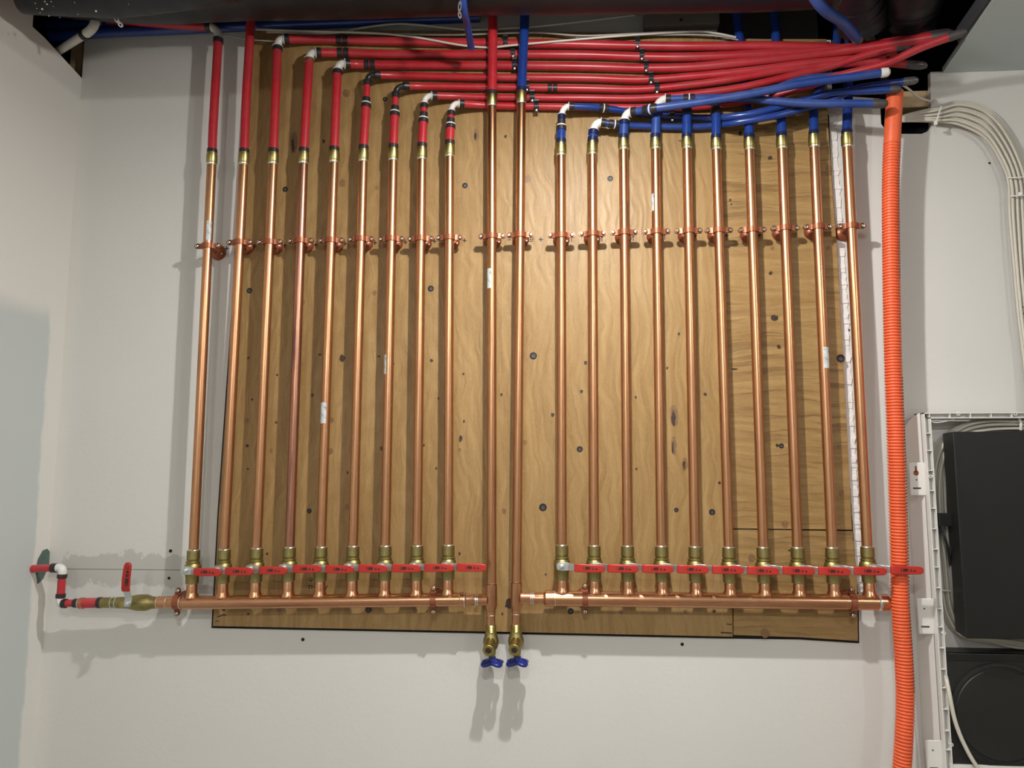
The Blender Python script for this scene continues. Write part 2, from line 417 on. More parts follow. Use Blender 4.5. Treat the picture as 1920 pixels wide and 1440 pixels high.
# dark void above and behind the opening
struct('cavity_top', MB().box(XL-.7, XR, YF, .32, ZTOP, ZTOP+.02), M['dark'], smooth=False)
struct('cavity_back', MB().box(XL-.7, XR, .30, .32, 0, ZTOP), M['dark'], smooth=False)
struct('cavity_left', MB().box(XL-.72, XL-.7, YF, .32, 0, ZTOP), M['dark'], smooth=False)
q0 = P(1344, 75); q1 = P(1560, 20)
struct('cavity_panel', MB().box(q0.x-.05, q1.x, .10, .12, q0.z-.1, ZTOP), M['grey_panel'], smooth=False)
# torn drywall paper beside the plywood
mb = MB(); L = [(1557, 215), (1562, 330), (1571, 450), (1577, 560), (1584, 700), (1592, 850), (1600, 960), (1607, 1060), (1611, 1110)]
pl = spline([P(a_, b_) for a_, b_ in L], 14)
lf = [(p.x-.004, p.z) for p in pl]; rt = [(p.x+.011+.006*random.random()*(1 if k % 2 else .2), p.z) for k, p in enumerate(pl)]
for k in range(len(pl)-1): mb.prism([lf[k], rt[k], rt[k+1], lf[k+1]], -.0028-.0012*math.sin(k*1.7), 0.0)
struct('trim_2', mb, M['jagged'])
# seam-free screws sunk in the drywall
for (a_, b_, r_) in [(320, 1033, 3.2), (317, 1084, 2.8), (568, 1199, 3.2), (1279, 1208, 3), (1591, 619, 2.4), (1570, 317, 2.6), (1617, 1082, 2.5), (1855, 306, 2)]:
    p = P(a_, b_); build('screw_head', MB().lathe([(r_*.00125, .0), (r_*.00125, .0012), (r_*.0006, .0006)], p, (0, -1, 0), 12), M['dark'], wall)
# ragged gap with green board paper where the feed pipe comes through the left wall
g0 = [(70, 1095), (66, 1068), (71, 1048), (80, 1032), (88, 1029), (92, 1034), (91, 1060), (80, 1085)]
pp = [PXp(a_, b_, XL) for a_, b_ in g0]
mb = MB(); n = len(pp); mb.add([p+Vector((.0015, 0, 0)) for p in pp]+[p-Vector((.005, 0, 0)) for p in pp], [tuple(range(n)), tuple(range(2*n-1, n-1, -1))]+[(k, n+k, n+(k+1) % n, (k+1) % n) for k in range(n)])
build('torn_patch', mb, M['green_board'], wall_left, 'torn green drywall paper around the pipe', smooth=False)
# framing seen in the notch
q0 = P(133, 145); q1 = P(146, 60)
st = build('wall_stud', MB().box(q0.x-.02, q0.x+.012, .02, .06, ZC-.6, ZTOP), M['lumber'], smooth=False, origin=(q0.x, .04, ZC-.6)); tag(st, 'pale wooden stud showing in the notch at the top of the left wall', 'stud')
q0 = P(1686, 196); q1 = P(1752, 163)
o = build('framing_block', MB().box(q0.x, q1.x, .016, .05, q0.z, q1.z), M['lumber'], bevel=.001, smooth=False, origin=(q0.x, .03, q0.z)); tag(o, 'tan wooden framing block behind the conduit, above the dark cable hole', 'wood block')
q0 = P(1206, 62); q1 = P(1344, 31)
o = build('backing_board', MB().box(q0.x, q1.x, -.03, -.001, q0.z, q1.z), M['grey_panel'], bevel=.001, smooth=False, origin=(q0.x, -.01, q0.z)); tag(o, 'dim grey board under the black duct, above the red pipes', 'board')
build('screw_head', MB().lathe([(.004, 0), (.003, .0015)], P(1277, 37, .03), (0, -1, 0), 12), M['dark'], o)
# pot lights, and housings for the two added fill lamps
for i, (nm, loc, wt, sz, c_, kd_) in enumerate(LAMPS[1:]):
    t = thing('pot_or_fill_light', ['recessed ceiling light nearest the pipe wall', 'recessed ceiling light above the viewer', 'unseen fill light added at the back of the room', 'unseen fill light added towards the right wall'][i], 'light', (loc[0], loc[1], ZC-.006))
    build('trim_ring', MB().lathe([(.055, 0), (.055, -.004), (.075, -.005), (.078, 0), (.078, .004)], (loc[0], loc[1], ZC-.002), (0, 0, 1), 28), M['plastic'], t)
    build('lens', MB().lathe([(.03, 0), (.03, .004)], (loc[0], loc[1], ZC-.012), (0, 0, 1), 24), M['lens'], t)

# ------------------------------------------------------------------ plywood
BT = .018
def sheet(name, label, poly, mat):
    pl_ = poly_px(poly, BT); cx, cz = sum(p[0] for p in pl_)/len(pl_), min(p[1] for p in pl_)
    t_ = build(name, MB().prism(pl_, -BT, -.0005), mat, origin=(cx, -BT/2, cz), bevel=.0008, smooth=False)
    return tag(t_, label, 'plywood', 'plywood backing panels')
main = sheet('plywood_sheet', 'large plywood backing sheet with vertical grain behind most of the copper risers', [(399, 1174), (900, 1184), (1374, 1194), (1372, 990), (1344, 300), (1338, 62), (470, 55), (443, 480), (410, 960)], M['ply'])
upr = sheet('plywood_sheet', 'narrower plywood sheet with rippled horizontal grain, upper right', [(1374.2, 991), (1598, 993.5), (1585, 740), (1570, 470), (1559, 330), (1552, 215), (1550, 73), (1338.8, 73), (1344.8, 300), (1373, 988)], M['ply_h'])
low = sheet('plywood_sheet', 'small plywood offcut under the rippled sheet, lower right corner', [(1375.5, 1191), (1500, 1195), (1609, 1202), (1607, 1090), (1599, 996), (1375, 993)], M['ply_h2'])
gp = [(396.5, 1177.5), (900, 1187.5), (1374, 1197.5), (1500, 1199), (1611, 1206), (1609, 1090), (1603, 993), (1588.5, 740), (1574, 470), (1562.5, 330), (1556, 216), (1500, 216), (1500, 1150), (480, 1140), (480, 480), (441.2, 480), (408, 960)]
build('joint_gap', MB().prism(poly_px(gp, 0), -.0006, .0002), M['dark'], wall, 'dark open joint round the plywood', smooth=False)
def owner(px, py): return main if px < 1345+(py-300)*.0405 else (upr if py < 992 else low)
def blob(px, py, rx, ry, mat, name, lift=.0006, jag=.12, sub=None):
    p = P(px, py, BT); k = 12; vs = []
    for i in range(k):
        a_ = 2*math.pi*i/k; q = 1+random.uniform(-jag, jag)
        vs.append((p.x+math.cos(a_)*rx*.00126*q, p.z+math.sin(a_)*ry*.00126*q))
    return build(name, MB().prism(vs, -BT-lift, -BT+.0004), mat, owner(px, py), smooth=False)
for (a_, b_, r_) in [(535, 355, 5.5), (872, 348, 5.5), (1144, 335, 5.5), (468, 545, 5.5), (808, 541, 6), (1000, 667, 7), (1018, 951, 7), (1087, 842, 5.5), (1335, 960, 5.5), (1576, 672, 7.5), (580, 958, 4.5), (1070, 1146, 5.5), (691, 1143, 5.5), (1465, 836, 4.5), (1040, 160, 4), (722, 186, 4.5), (1268, 956, 4)]:
    p = P(a_, b_, BT); R_ = r_*.00126
    s_ = build('wood_screw', MB().lathe([(R_, -.0002), (R_, .0006), (R_*.82, .0008), (R_*.75, .0002), (R_*.2, .0003)], p, (0, -1, 0), 16), M['rubber'], owner(a_, b_))
    build('screw_recess', MB().lathe([(R_*.55, .0), (R_*.5, .0009), (R_*.18, .0005)], p+Vector((R_*.05, 0, R_*-.1)), (0, -1, 0), 12), M['tape'], s_)
for (a_, b_, r_) in [(650, 175, 9), (642, 343, 8.5), (989, 335, 9), (706, 352, 4), (566, 682, 5.5), (463, 789, 6), (622, 788, 5), (652, 950, 6.5), (945, 958, 5), (508, 845, 4), (702, 549, 5.5), (1472, 983, 7), (1409, 1046, 7.5), (862, 844, 4), (620, 846, 6), (1435, 1187, 9), (1285, 1147, 4.5), (892, 1143, 5), (778, 1144, 5), (523, 1142, 5), (1165, 1148, 5), (1572, 838, 5), (1578, 925, 6), (1448, 465, 4.5), (984, 829, 5), (1553, 465, 5), (1435, 240, 5), (1553, 315, 6), (569, 566, 4), (1337, 1145, 3.5)]:
    blob(a_, b_, r_*.82, r_*.95, M['knot'], 'knot')
for (a_, b_, r_, q_) in [(642, 672, 5.5, 7), (1452, 596, 7, 5), (1460, 650, 4, 3.6), (1444, 296, 4, 4), (1457, 835, 3, 3), (1036, 778, 3.5, 3.5), (1098, 680, 3, 3.5), (1090, 734, 3.2, 3.2), (1273, 626, 2, 2.6), (955, 1132, 8, 9), (1192, 745, 1.8, 2.8), (1193, 879, 2, 2.2), (1376, 692, 6, 1.8), (1251, 690, 1.8, 2.6), (466, 671, 2.2, 2.5), (464, 836, 3, 3), (473, 749, 2, 2.5), (465, 879, 1.8, 2), (520, 703, 1.6, 2.4), (518, 792, 2, 2.6), (586, 741, 2.8, 3), (600, 665, 3, 2), (710, 668, 3, 2), (715, 841, 2.4, 4), (822, 747, 1.8, 2.6), (809, 676, 3, 3), (738, 682, 1.5, 2.5), (795, 835, 1.6, 2.2), (864, 822, 3, 7), (870, 790, 1.8, 3), (869, 701, 2, 2.5), (818, 878, 1.6, 2.6), (652, 886, 1.8, 2.8), (535, 258, 0.1, .1), (940, 740, 2.5, 3), (1322, 739, 3, 3), (1349, 905, 2.6, 2.6), (501, 1038, 2, 2.2), (862, 1038, 2, 2.6), (1073, 677, .1, .1), (1369, 375, 2.4, 2.4), (1371, 383, 2, 1.6), (607, 265, 2.6, 4), (948, 256, 3, 3.2), (1120, 249, 1.5, 2), (1275, 264, 1.5, 2), (1388, 250, 3, 4), (420, 1142, 3.6, 3.6), (466, 1151, 2.4, 2.4), (942, 1151, 1.6, 2.4), (1023, 1077, 1.6, 1.8), (1339, 1146, 2.5, 2.5), (1480, 1032, 1.8, 1.8), (1445, 512, 3.5, 3.5)]:
    if r_ > 1: blob(a_, b_, r_, q_, M['knot_dark'], 'knot', .0008, .2)
for (a_, b_, r_, q_) in [(551, 268, 7, 24), (893, 252, 5, 13), (1264, 780, 7, 22), (1263, 836, 5, 17), (1284, 871, 5, 12)]:
    blob(a_, b_, r_, q_, M['knot'], 'knot', .0005, .15); blob(a_-1.5, b_+q_*.15, r_*.5, q_*.6, M['knot_dark'], 'knot', .0009, .35)
# pen strokes
def stroke(pts, px_d, wid=.0011, name='pen_mark', par=None, d=BT, lift=.0003):
    mb_ = MB(); q = [P(a1, b1, px_d) for a1, b1 in pts]
    for i in range(len(q)-1):
        t_ = (q[i+1]-q[i]); t_.y = 0; nn = Vector((-t_.z, 0, t_.x)).normalized()*wid; e_ = t_.normalized()*wid*.5
        mb_.prism([((q[i]-e_+nn).x, (q[i]-e_+nn).z), ((q[i]-e_-nn).x, (q[i]-e_-nn).z), ((q[i+1]+e_-nn).x, (q[i+1]+e_-nn).z), ((q[i+1]+e_+nn).x, (q[i+1]+e_+nn).z)], -px_d-lift, -px_d+.0002)
    return mb_
def merged(strokes, par, name='pen_mark', wid=.0011, d=BT):
    mb_ = MB()
    for s_ in strokes:
        m2 = stroke(s_, d, wid); mb_.add(m2.v, m2.f)
    return build(name, mb_, M['pen'], par, smooth=False)
def plus(x, y, r=4): return [[(x-r, y), (x+r, y)], [(x, y-r), (x, y+r)]]
merged(plus(425, 466), wall, d=0)
for (a_, b_) in [(478, 461), (534, 460), (592, 459), (647, 457), (703, 455), (760, 454), (815, 452.5), (871, 451), (1014, 449), (1303, 441), (1362, 441), (1424, 440)]:
    merged(plus(a_, b_, 3.6), owner(a_, b_))
for (a_, b_) in [(1071.5, 448), (1128.7, 447.5), (1187, 446.5), (1246, 444)]: merged([[(a_, b_-5), (a_, b_+5)], [(a_-2, b_-3), (a_+2, b_-3)]], main)
merged([[(952, 449.5), (958, 449.5)]], main)
merged(plus(995, 448.5, 4)+[[(995+4.6*math.cos(k*.7), 448.5+4.6*math.sin(k*.7)) for k in range(10)]], main, wid=.0007)
merged([[(581, 1083), (581, 1088), (583, 1090), (585, 1088), (585, 1083)], [(577, 1098), (585, 1097.5)], [(580, 1098), (579.5, 1104)], [(584, 1100), (584, 1104)], [(584, 1101.5), (587, 1100)], [(589, 1100), (589.5, 1103)],
        [(597, 1104), (597, 1100), (600, 1101), (601, 1104)], [(609, 1099), (611, 1102)], [(614, 1098), (610, 1106)]], main, wid=.0008)
merged([[(408, 1157), (413, 1155), (420, 1152), (424, 1154)]], main); merged([[(404, 1167), (406, 1164), (411, 1165)]], main, wid=.0007)
merged([[(1363, 1170), (1371, 1171)]], main); merged([[(1352, 1186), (1372, 1187)]], main, wid=.0014)

# ------------------------------------------------------------------ risers
DR = BT+.038          # axis of the copper risers, from the wall
RC = .0111
TOPX = [397, 457, 512, 569, 626, 681, 737, 791, 843, 922.5, 977.5, 1052, 1110.5, 1169, 1229, 1288, 1343, 1405, 1466, 1526.5, 1588.5]
TOPY = [305, 305, 304, 303, 301, 299, 297, 295, 290, 195, 190, 288, 286, 277, 276, 275, 277, 277, 275, 272, 272]
CPT = [287, 287, 287, 286, 284, 281, 279, 277, 272, 178, 172, 269, 266, 261, 260, 259, 261, 260, 257, 253, 251]   # top of brass coupling
BOTX = [363, 420.5, 481.5, 543, 602, 662, 722.5, 782, 840.5, 921.5, 968.5, 1053.5, 1114, 1176.5, 1240, 1303, 1366.5, 1431, 1495, 1560, 1626]
BOTY = [1032, 1031, 1029, 1027, 1026.5, 1025, 1024.5, 1024, 1023, 1100, 1097, 1023, 1024, 1024.5, 1025, 1026, 1027, 1027, 1027.5, 1027.5, 1026]
tops, bots = [], []
for i in range(21):
    side = ('left' if i < 9 else 'right')
    t0, t1 = P(TOPX[i], TOPY[i], DR), P(BOTX[i], BOTY[i], DR)
    bx = (t0.x+t1.x)/2 if False else None
    tops.append(t0); bots.append(t1)
    if i == 9: lb = 'left of the two middle copper risers, with red tubing on top, drain valve below'
    elif i == 10: lb = 'right of the two middle copper risers, with blue tubing on top, drain valve below'
    elif i < 9: lb = ORD[i]+' copper riser from the left wall, below red tubing'
    elif i == 20: lb = 'rightmost copper riser, standing on bare wall beside the orange conduit'
    else: lb = ORD[i-11]+' copper riser right of the two middle drain risers, below blue tubing'
    t = thing('copper_riser', lb, 'pipe', t1, 'vertical copper risers')
    axis = (t0-t1).normalized(); L_ = (t0-t1).length
    npt = 24
    build('copper_pipe', MB().tube([t1+axis*(L_*k/npt) for k in range(npt+1)], RC, 24, False), M['copper_dark'] if i == 3 else M['copper'], t)
    ct = P(TOPX[i]+(TOPX[i]-BOTX[i])*.02, CPT[i], DR); h = (ct-t0).length
    build('brass_coupling', MB().lathe([(RC+.0006, -.004), (RC+.0016, 0), (RC+.002, .001), (RC+.002, h*.82), (RC+.0008, h*.86), (RC+.0008, h)], t0, axis, 24), M['brass'], t)
    build('solder_ring', MB().lathe([(RC+.0002, -.007), (RC+.001, -.005), (RC+.0012, -.003), (RC+.0002, -.002)], t0, axis, 24), M['solder'], t)
    if i in (9, 10):   # tee to the manifold
        lw = P(920.5 if i == 9 else 967.5, 1172, DR); ax2 = (lw-t1).normalized(); T0 = t1-ax2*.006
        H_ = (P(BOTX[i], 1144 if i == 9 else 1142, DR)-T0).length
        build('tee_fitting', MB().lathe([(RC, -.0), (RC+.0015, .001), (RC+.0018, H_*.86), (RC-.0005, H_*.97), (RC-.002, H_+.006)], T0, ax2, 24), M['copper_header'], t)
        build('lower_pipe', MB().tube([T0+ax2*(H_+.002), lw], RC*.86, 22), M['copper_header'], t)
        for hh in (-.002, H_+.010): build('solder_ring', MB().lathe([(RC*.9, 0), (RC+.0022 if hh < 0 else RC*.95, .0006), (RC*.9, .0018)], T0+ax2*hh, ax2, 24), M['solder'], t)
def sticker(i, px, py0, py1, a0, a1, lab):
    r_ = ([o for o in bpy.data.objects if o.name.startswith('copper_riser')])
    t_ = risers[i]; ax_ = (tops[i]-bots[i]).normalized()
    def atz(py): z = P(px, py, DR).z; return bots[i]+ax_*((z-bots[i].z)/ax_.z)
    A, B_ = atz(py1), atz(py0); k = 8; R_ = RC+.0004; vs = []
    for c0 in (A, B_):
        for j in range(k+1):
            a_ = math.radians(a0+(a1-a0)*j/k); vs.append(c0+Vector((math.sin(a_)*R_, -math.cos(a_)*R_, 0)))
    L2 = (B_-A).length
    fs = [(j, j+1, j+k+2, j+k+1) for j in range(k)]; uv = [[(j/k*.02, 0), ((j+1)/k*.02, 0), ((j+1)/k*.02, L2), (j/k*.02, L2)] for j in range(k)]
    build('sticker', MB().add(vs, fs, uv), M['sticker'], t_, lab)
risers = sorted([o for o in bpy.data.objects if o.type == 'EMPTY' and o.name.startswith('copper_riser')], key=lambda o: o.location.x)
sticker(4, 610, 755, 794, -60, 25, 'white printed sticker'); sticker(6, 723, 666, 702, -85, -20, 'white printed sticker')
sticker(9, 920, 505, 542, -70, 0, 'white printed sticker'); sticker(19, 1545, 652, 691, -20, 70, 'scuffed silver sticker'); sticker(0, 397, 416, 452, 0, 60, 'torn silver sticker')
sticker(14, 1223, 365, 397, -85, -35, 'white printed sticker')

# ------------------------------------------------------------------ hanger clamps
def make_hanger(R_, ext, lug=.0265):
    """two-bolt hanger around a vertical pipe at the origin; wall bell behind"""
    t = thing('pipe_clamp', '', 'clamp')
    hh = .0062
    for nm, sgn in (('front_strap', -1), ('back_strap', 1)):
        mb = MB(); pts = []
        outer, inner = [], []
        for k in range(1, 12):
            a_ = math.pi*k/12; outer.append((-math.cos(a_)*(R_+.0026), sgn*math.sin(a_)*(R_+.0026))); inner.append((-math.cos(a_)*(R_+.0004), sgn*math.sin(a_)*(R_+.0004)))
        y1 = sgn*.0004; y2 = sgn*.0026
        ring_o = [(-lug, y2), (-R_-.0035, y2)]+outer+[(R_+.0035, y2), (lug, y2)]
        ring_i = [(-lug, y1), (-R_-.001, y1)]+inner+[(R_+.001, y1), (lug, y1)]
        n_ = len(ring_o); assert n_ == len(ring_i)
        vs = [(x, y, z) for z in (-hh, hh) for x, y in ring_o]+[(x, y, z) for z in (-hh, hh) for x, y in ring_i]
        A = lambda r_, z_, k: (r_*2+z_)*n_+k
        fs = []
        for k in range(n_-1):
            fs += [(A(0, 0, k), A(0, 0, k+1), A(0, 1, k+1), A(0, 1, k)), (A(1, 0, k), A(1, 1, k), A(1, 1, k+1), A(1, 0, k+1)),
                   (A(0, 0, k), A(1, 0, k), A(1, 0, k+1), A(0, 0, k+1)), (A(0, 1, k), A(0, 1, k+1), A(1, 1, k+1), A(1, 1, k))]
        fs += [(A(0, 0, 0), A(0, 1, 0), A(1, 1, 0), A(1, 0, 0)), (A(0, 0, n_-1), A(1, 0, n_-1), A(1, 1, n_-1), A(0, 1, n_-1))]
        mb.add(vs, fs)
        for sx in (-1, 1): mb.lathe([(hh, min(y1, y2)), (hh, max(y1, y2))], (sx*lug, 0, 0), (0, 1, 0), 16)
        build(nm, mb, M['clamp'], t)
    for sx in (-1, 1):
        b_ = build('bolt', MB().lathe([(.0022, -.008), (.0022, .0026), (.0046, .0028), (.0044, .0048), (.0028, .0062), (.001, .0064)], (sx*(lug-.0005), 0, 0), (0, -1, 0), 14), M['screw'], t)
        build('bolt_slot', MB().box(sx*(lug-.0005)-.003, sx*(lug-.0005)+.003, -.0066, -.006, -.0005, .0005), M['dark'], b_)
    build('rod', MB().lathe([(.0055, .0005), (.0055, ext-.012)], (0, R_, 0), (0, 1, 0), 14), M['clamp'], t)
    yb = R_+ext
    bl = build('wall_plate', MB().lathe([(.0065, .0135), (.010, .0125), (.016, .009), (.0195, .004), (.0198, .0)], (0, yb, 0), (0, -1, 0), 26), M['clamp'], t)
    for a_ in (-.4, 2.1): build('plate_screw', MB().lathe([(.0026, 0), (.0024, .0016), (.001, .002)], (math.cos(a_)*.0145, yb-.0095, math.sin(a_)*.0145), (0, -1, 0), 10), M['screw'], bl)
    return t
CLX = [389, 452, 504.5, 563.5, 621, 679, 735, 790, 845, 924, 972.5, 1053, 1111.5, 1170.5, 1231, 1290.5, 1349, 1410.5, 1472, 1533, 1595]
CLY = [461.5, 454.5, 454, 451.5, 451, 448.5, 448, 447.5, 445.5, 443, 441, 441.5, 438.5, 436, 434.5, 433, 432, 431, 428, 425.5, 424]
hang = make_hanger(RC, .038-RC); hang_w = make_hanger(RC, DR-RC)
def cl_label(i):
    if i == 0: return 'copper-coloured clamp on the leftmost riser, fixed to bare wall'
    if i == 20: return 'copper-coloured clamp on the rightmost riser, fixed to bare wall by the conduit'
    if i == 9: return 'copper-coloured clamp on the left middle riser that has red tubing'
    if i == 10: return 'copper-coloured clamp on the right middle riser that has blue tubing'
    if i < 9: return 'copper-coloured clamp on the '+ORD[i]+' riser from the left wall'
    return 'copper-coloured clamp on the '+ORD[i-11]+' riser right of the two middle drain risers'
used = set()
for i in range(21):
    proto = hang_w if i in (0, 20) else hang
    zc = P(CLX[i], CLY[i], DR).z; ax_ = (tops[i]-bots[i]).normalized(); loc = bots[i]+ax_*((zc-bots[i].z)/ax_.z)
    if proto in used: c_ = dup(proto, loc, cl_label(i))
    else: used.add(proto); c_ = proto; c_.location = loc; c_['label'] = cl_label(i)
    c_['group'] = 'clamps on the copper risers'

# ------------------------------------------------------------------ ball valves
def make_valve():
    t = thing('ball_valve', '', 'valve')
    # origin = axis point at the top of the body; goes down .078
    s_ = RC
    build('valve_body', MB().lathe([(s_, .001), (s_+.0033, .0), (s_+.0036, -.020), (s_+.0022, -.022), (s_+.0022, -.0235), (s_+.0048, -.025), (s_+.005, -.0275), (s_+.0034, -.029),
                                    (s_+.0065, -.033), (s_+.0078, -.041), (s_+.007, -.050), (s_+.0048, -.056), (s_+.0036, -.060), (s_+.0034, -.074), (s_+.001, -.0755)], (0, 0, 0), (0, 0, 1), 8*3), M['brass_rough'], t)
    build('solder_ring', MB().lathe([(s_, .003), (s_+.0015, .0018), (s_+.0022, .0), (s_, -.0008)], (0, 0, 0), (0, 0, 1), 24), M['solder'], t)
    build('stem', MB().lathe([(.0085, .012), (.0085, .026), (.0055, .027), (.0055, .031)], (0, 0, -.0415), (0, -1, 0), 6), M['brass'], t)
    # lever: steel bar that steps outwards, with a vinyl grip
    def bar(xs, hw, th, rnd=0):
        mb = MB(); vs = []; k = 0; n_ = len(xs)
        for (x, y), h_ in zip(xs, hw):
            vs += [(x, -y-th/2, -.0415-h_), (x, -y+th/2, -.0415-h_), (x, -y+th/2, -.0415+h_), (x, -y-th/2, -.0415+h_)]
        fs = [(0, 1, 2, 3), ((n_-1)*4+3, (n_-1)*4+2, (n_-1)*4+1, (n_-1)*4)]
        for i in range(n_-1):
            for q in range(4): fs.append((i*4+q, i*4+(q+1) % 4, i*4+4+(q+1) % 4, i*4+4+q))
        return mb.add(vs, fs)
    lev = build('lever', bar([(-.0115, .0325), (-.009, .0325), (.0, .0325), (.013, .0325), (.019, .0375), (.028, .0465), (.038, .0475)], [.004, .0075, .0095, .0085, .0075, .0075, .007], .0026), M['steel'], t, bevel=.0007)
    build('lever_nut', MB().lathe([(.0058, .0), (.0058, .0045), (.0046, .0052), (.003, .0052), (.003, .0075), (.001, .008)], (0, -.0338, -.0415), (0, -1, 0), 12), M['steel'], lev)
    gr = build('grip', bar([(.0265, .0462), (.030, .0480), (.045, .0488), (.075, .0495), (.086, .0497), (.0905, .0498), (.0925, .0498)], [.0083, .0087, .0087, .0084, .0078, .0058, .003], .0062), M['lever'], t, bevel=.0014)
    mb = MB(); x0, z0, u = .0465, -.0415, .0012; Y0, Y1 = -.0527, -.0515
    def q(xa, xb, za, zb): mb.box(x0+xa*u, x0+xb*u, Y0, Y1, z0+za*u, z0+zb*u)
    q(0, .8, -3.3, 3.3)                                  # bracket
    q(3, 12, -2.2, -1.4); q(3, 12, -.6, 2.1); q(4, 11, 2.1, 2.9)      # blocky mark
    q(15, 18.5, -2.3, -1.4); q(15, 16, -1.4, .8); q(17.5, 18.5, -1.4, .8); q(15, 18.5, .8, 1.7)
    mb.prism([(x0+20.5*u, z0-2.2*u), (x0+25.5*u, z0-2.2*u), (x0+23*u, z0+2*u)], Y0, Y1)
    q(28, 32, -2.8, -1.9); q(28, 32, 1.9, 2.8); q(31, 32, -1.9, 1.9)
    build('grip_lettering', mb, M['print'], gr, smooth=False)
    return t, lev, gr
valve, _, _ = make_valve(); first = True
def v_label(i):
    if i < 9: return 'brass ball valve with red lever, '+ORD[i]+' from the left on the left manifold'
    return 'brass ball valve with red lever, '+ORD[i-11]+' from the left on the right manifold'
stubs = {}
TILT = {0: .6, 1: .0, 2: .3, 3: -.9, 4: .4, 5: .5, 6: .4, 7: -.2, 8: .2, 11: 1.4, 12: .6, 13: .5, 14: .8, 15: .4, 16: 1.0, 17: .8, 18: 1.2, 19: .6, 20: .4}
for i in list(range(9))+list(range(11, 21)):
    loc = bots[i]
    if first: c_ = valve; c_.location = loc; c_['label'] = v_label(i); first = False
    else: c_ = dup(valve, loc, v_label(i))
    c_['group'] = 'ball valves on the manifolds'
    for ch in c_.children:
        if ch.name.split('.')[0] in ('lever', 'grip'):
            a_ = math.radians(TILT[i]); ch.rotation_euler = (0, a_, 0)
            pv = Vector((0, 0, -.0415)); ch.location = pv-Matrix.Rotation(a_, 3, 'Y') @ pv

# ------------------------------------------------------------------ manifolds
RH = .0165
def manifold(name, label, idx, pA, pB, RH):
    t = thing(name, label, 'pipe', pA, 'copper manifolds')
    ax = (pB-pA).normalized(); L_ = (pB-pA).length
    build('header_pipe', MB().tube([pA+ax*(L_*k/20) for k in range(21)], RH, 28, True), M['copper_header'], t)
    for i in idx:
        b_ = bots[i]+Vector((0, 0, -.074)); s_ = (b_.x-pA.x)/ax.x; c0 = pA+ax*s_
        h = b_.z-c0.z
        build('branch_stub', MB().lathe([(RC, h), (RC+.0012, h-.004), (RC+.0012, RH+.010), (RC+.002, RH+.005), (RC+.004, RH+.001), (RC+.0045, RH-.004), (RC+.001, RH-.008)], (b_.x, c0.y, c0.z), (0, 0, 1), 24), M['copper_header'], t)
        build('solder_ring', MB().lathe([(RC, h+.002), (RC+.0018, h+.001), (RC+.0018, h-.0015), (RC, h-.003)], (b_.x, c0.y, c0.z), (0, 0, 1), 24), M['solder'], t)
    return t, ax
RHL = .0150
A0, A1 = P(336, 1130.3, DR), P(866, 1124, DR)
ml, axl = manifold('copper_manifold', 'left horizontal copper manifold carrying nine valves and red-tube risers', range(9), A0, A1, RHL)
B0, B1 = P(1036, 1122, DR), P(1652, 1129.5, DR)
mr, axr = manifold('copper_manifold', 'right horizontal copper manifold carrying ten valves, capped beside the conduit', range(11, 21), B0, B1, RH)
te = P(908, 1124.5, DR)
def lathe_to(name, prof, a_, b_, mat, par, seg=26):
    ax_ = (b_-a_).normalized(); L_ = (b_-a_).length
    return build(name, MB().lathe([(r_, h_*L_) for r_, h_ in prof], a_, ax_, seg), mat, par)
lathe_to('reducer', [(RHL, 0), (RHL+.001, .02), (RHL+.001, .20), (RHL-.001, .22), (.0128, .28), (.0128, .50), (.0118, .53), (.0118, .60), (.0128, .63), (.0125, .95), (.0135, 1)], A1-axl*.004, P(914, 1124.5, DR), M['copper_header'], ml)
for px_, rr in ((872, RHL+.0016), (893, .0136), (896, .0132)):
    c_ = P(px_, 1124.5, DR); build('solder_ring', MB().lathe([(.011, -.002), (rr, -.0012), (rr, .001), (.011, .002)], c_, axl, 26), M['solder'], ml)
lathe_to('reducer', [(.0135, 0), (.0123, .05), (.0123, .34), (.0118, .36), (.0118, .42), (.0123, .45), (.0123, .60), (.0128, .66), (RH+.0014, .72), (RH+.0014, .98), (RH, 1)], P(976, 1121, DR), P(1042, 1122, DR), M['copper_header'], mr)
for px_, rr in ((996, .0132), (999.5, .0132), (1041, RH+.0016)):
    c_ = P(px_, 1121.5, DR); build('solder_ring', MB().lathe([(.011, -.0016), (rr, -.0009), (rr, .0008), (.011, .0016)], c_, axr, 26), M['solder'], mr)
lathe_to('end_cap', [(RH, 0), (RH+.0014, .04), (RH+.0014, .85), (RH-.002, 1), (.001, 1.01)], P(1647, 1129.5, DR), P(1667, 1129.8, DR), M['copper_header'], mr)
build('solder_ring', MB().lathe([(RH, -.003), (RH+.0016, -.001), (RH+.0016, .002), (RH, .003)], P(1648, 1129.5, DR), axr, 26), M['solder'], mr)
# brackets of the manifolds: same hanger turned a quarter
hb = make_hanger(RHL, .038-RHL, .0258); hb2 = make_hanger(RH, .038-RH, .0275); q2_ = []; q_ = []
rotY = Matrix.Rotation(math.radians(90), 4, 'Y')
for lab, px_, py_, wallm in (('copper-coloured bracket round the left end of the left manifold', 333, 1128.5, 1), ('copper-coloured bracket near the right end of the left manifold', 813, 1124.5, 0),
                      ('copper-coloured bracket near the left end of the right manifold', 1097, 1122.5, 0), ('copper-coloured bracket near the capped end of the right manifold', 1598, 1129, 0)):
    loc = P(px_, py_, DR)
    if px_ < 1000: c_ = hb if not q_ else dup(hb, loc, lab); q_.append(1)
    else: c_ = hb2 if not q2_ else dup(hb2, loc, lab); q2_.append(1)
    c_.location = loc; c_['label'] = lab; c_['group'] = 'brackets holding the manifolds'; c_.rotation_euler = (0, math.radians(90), 0)

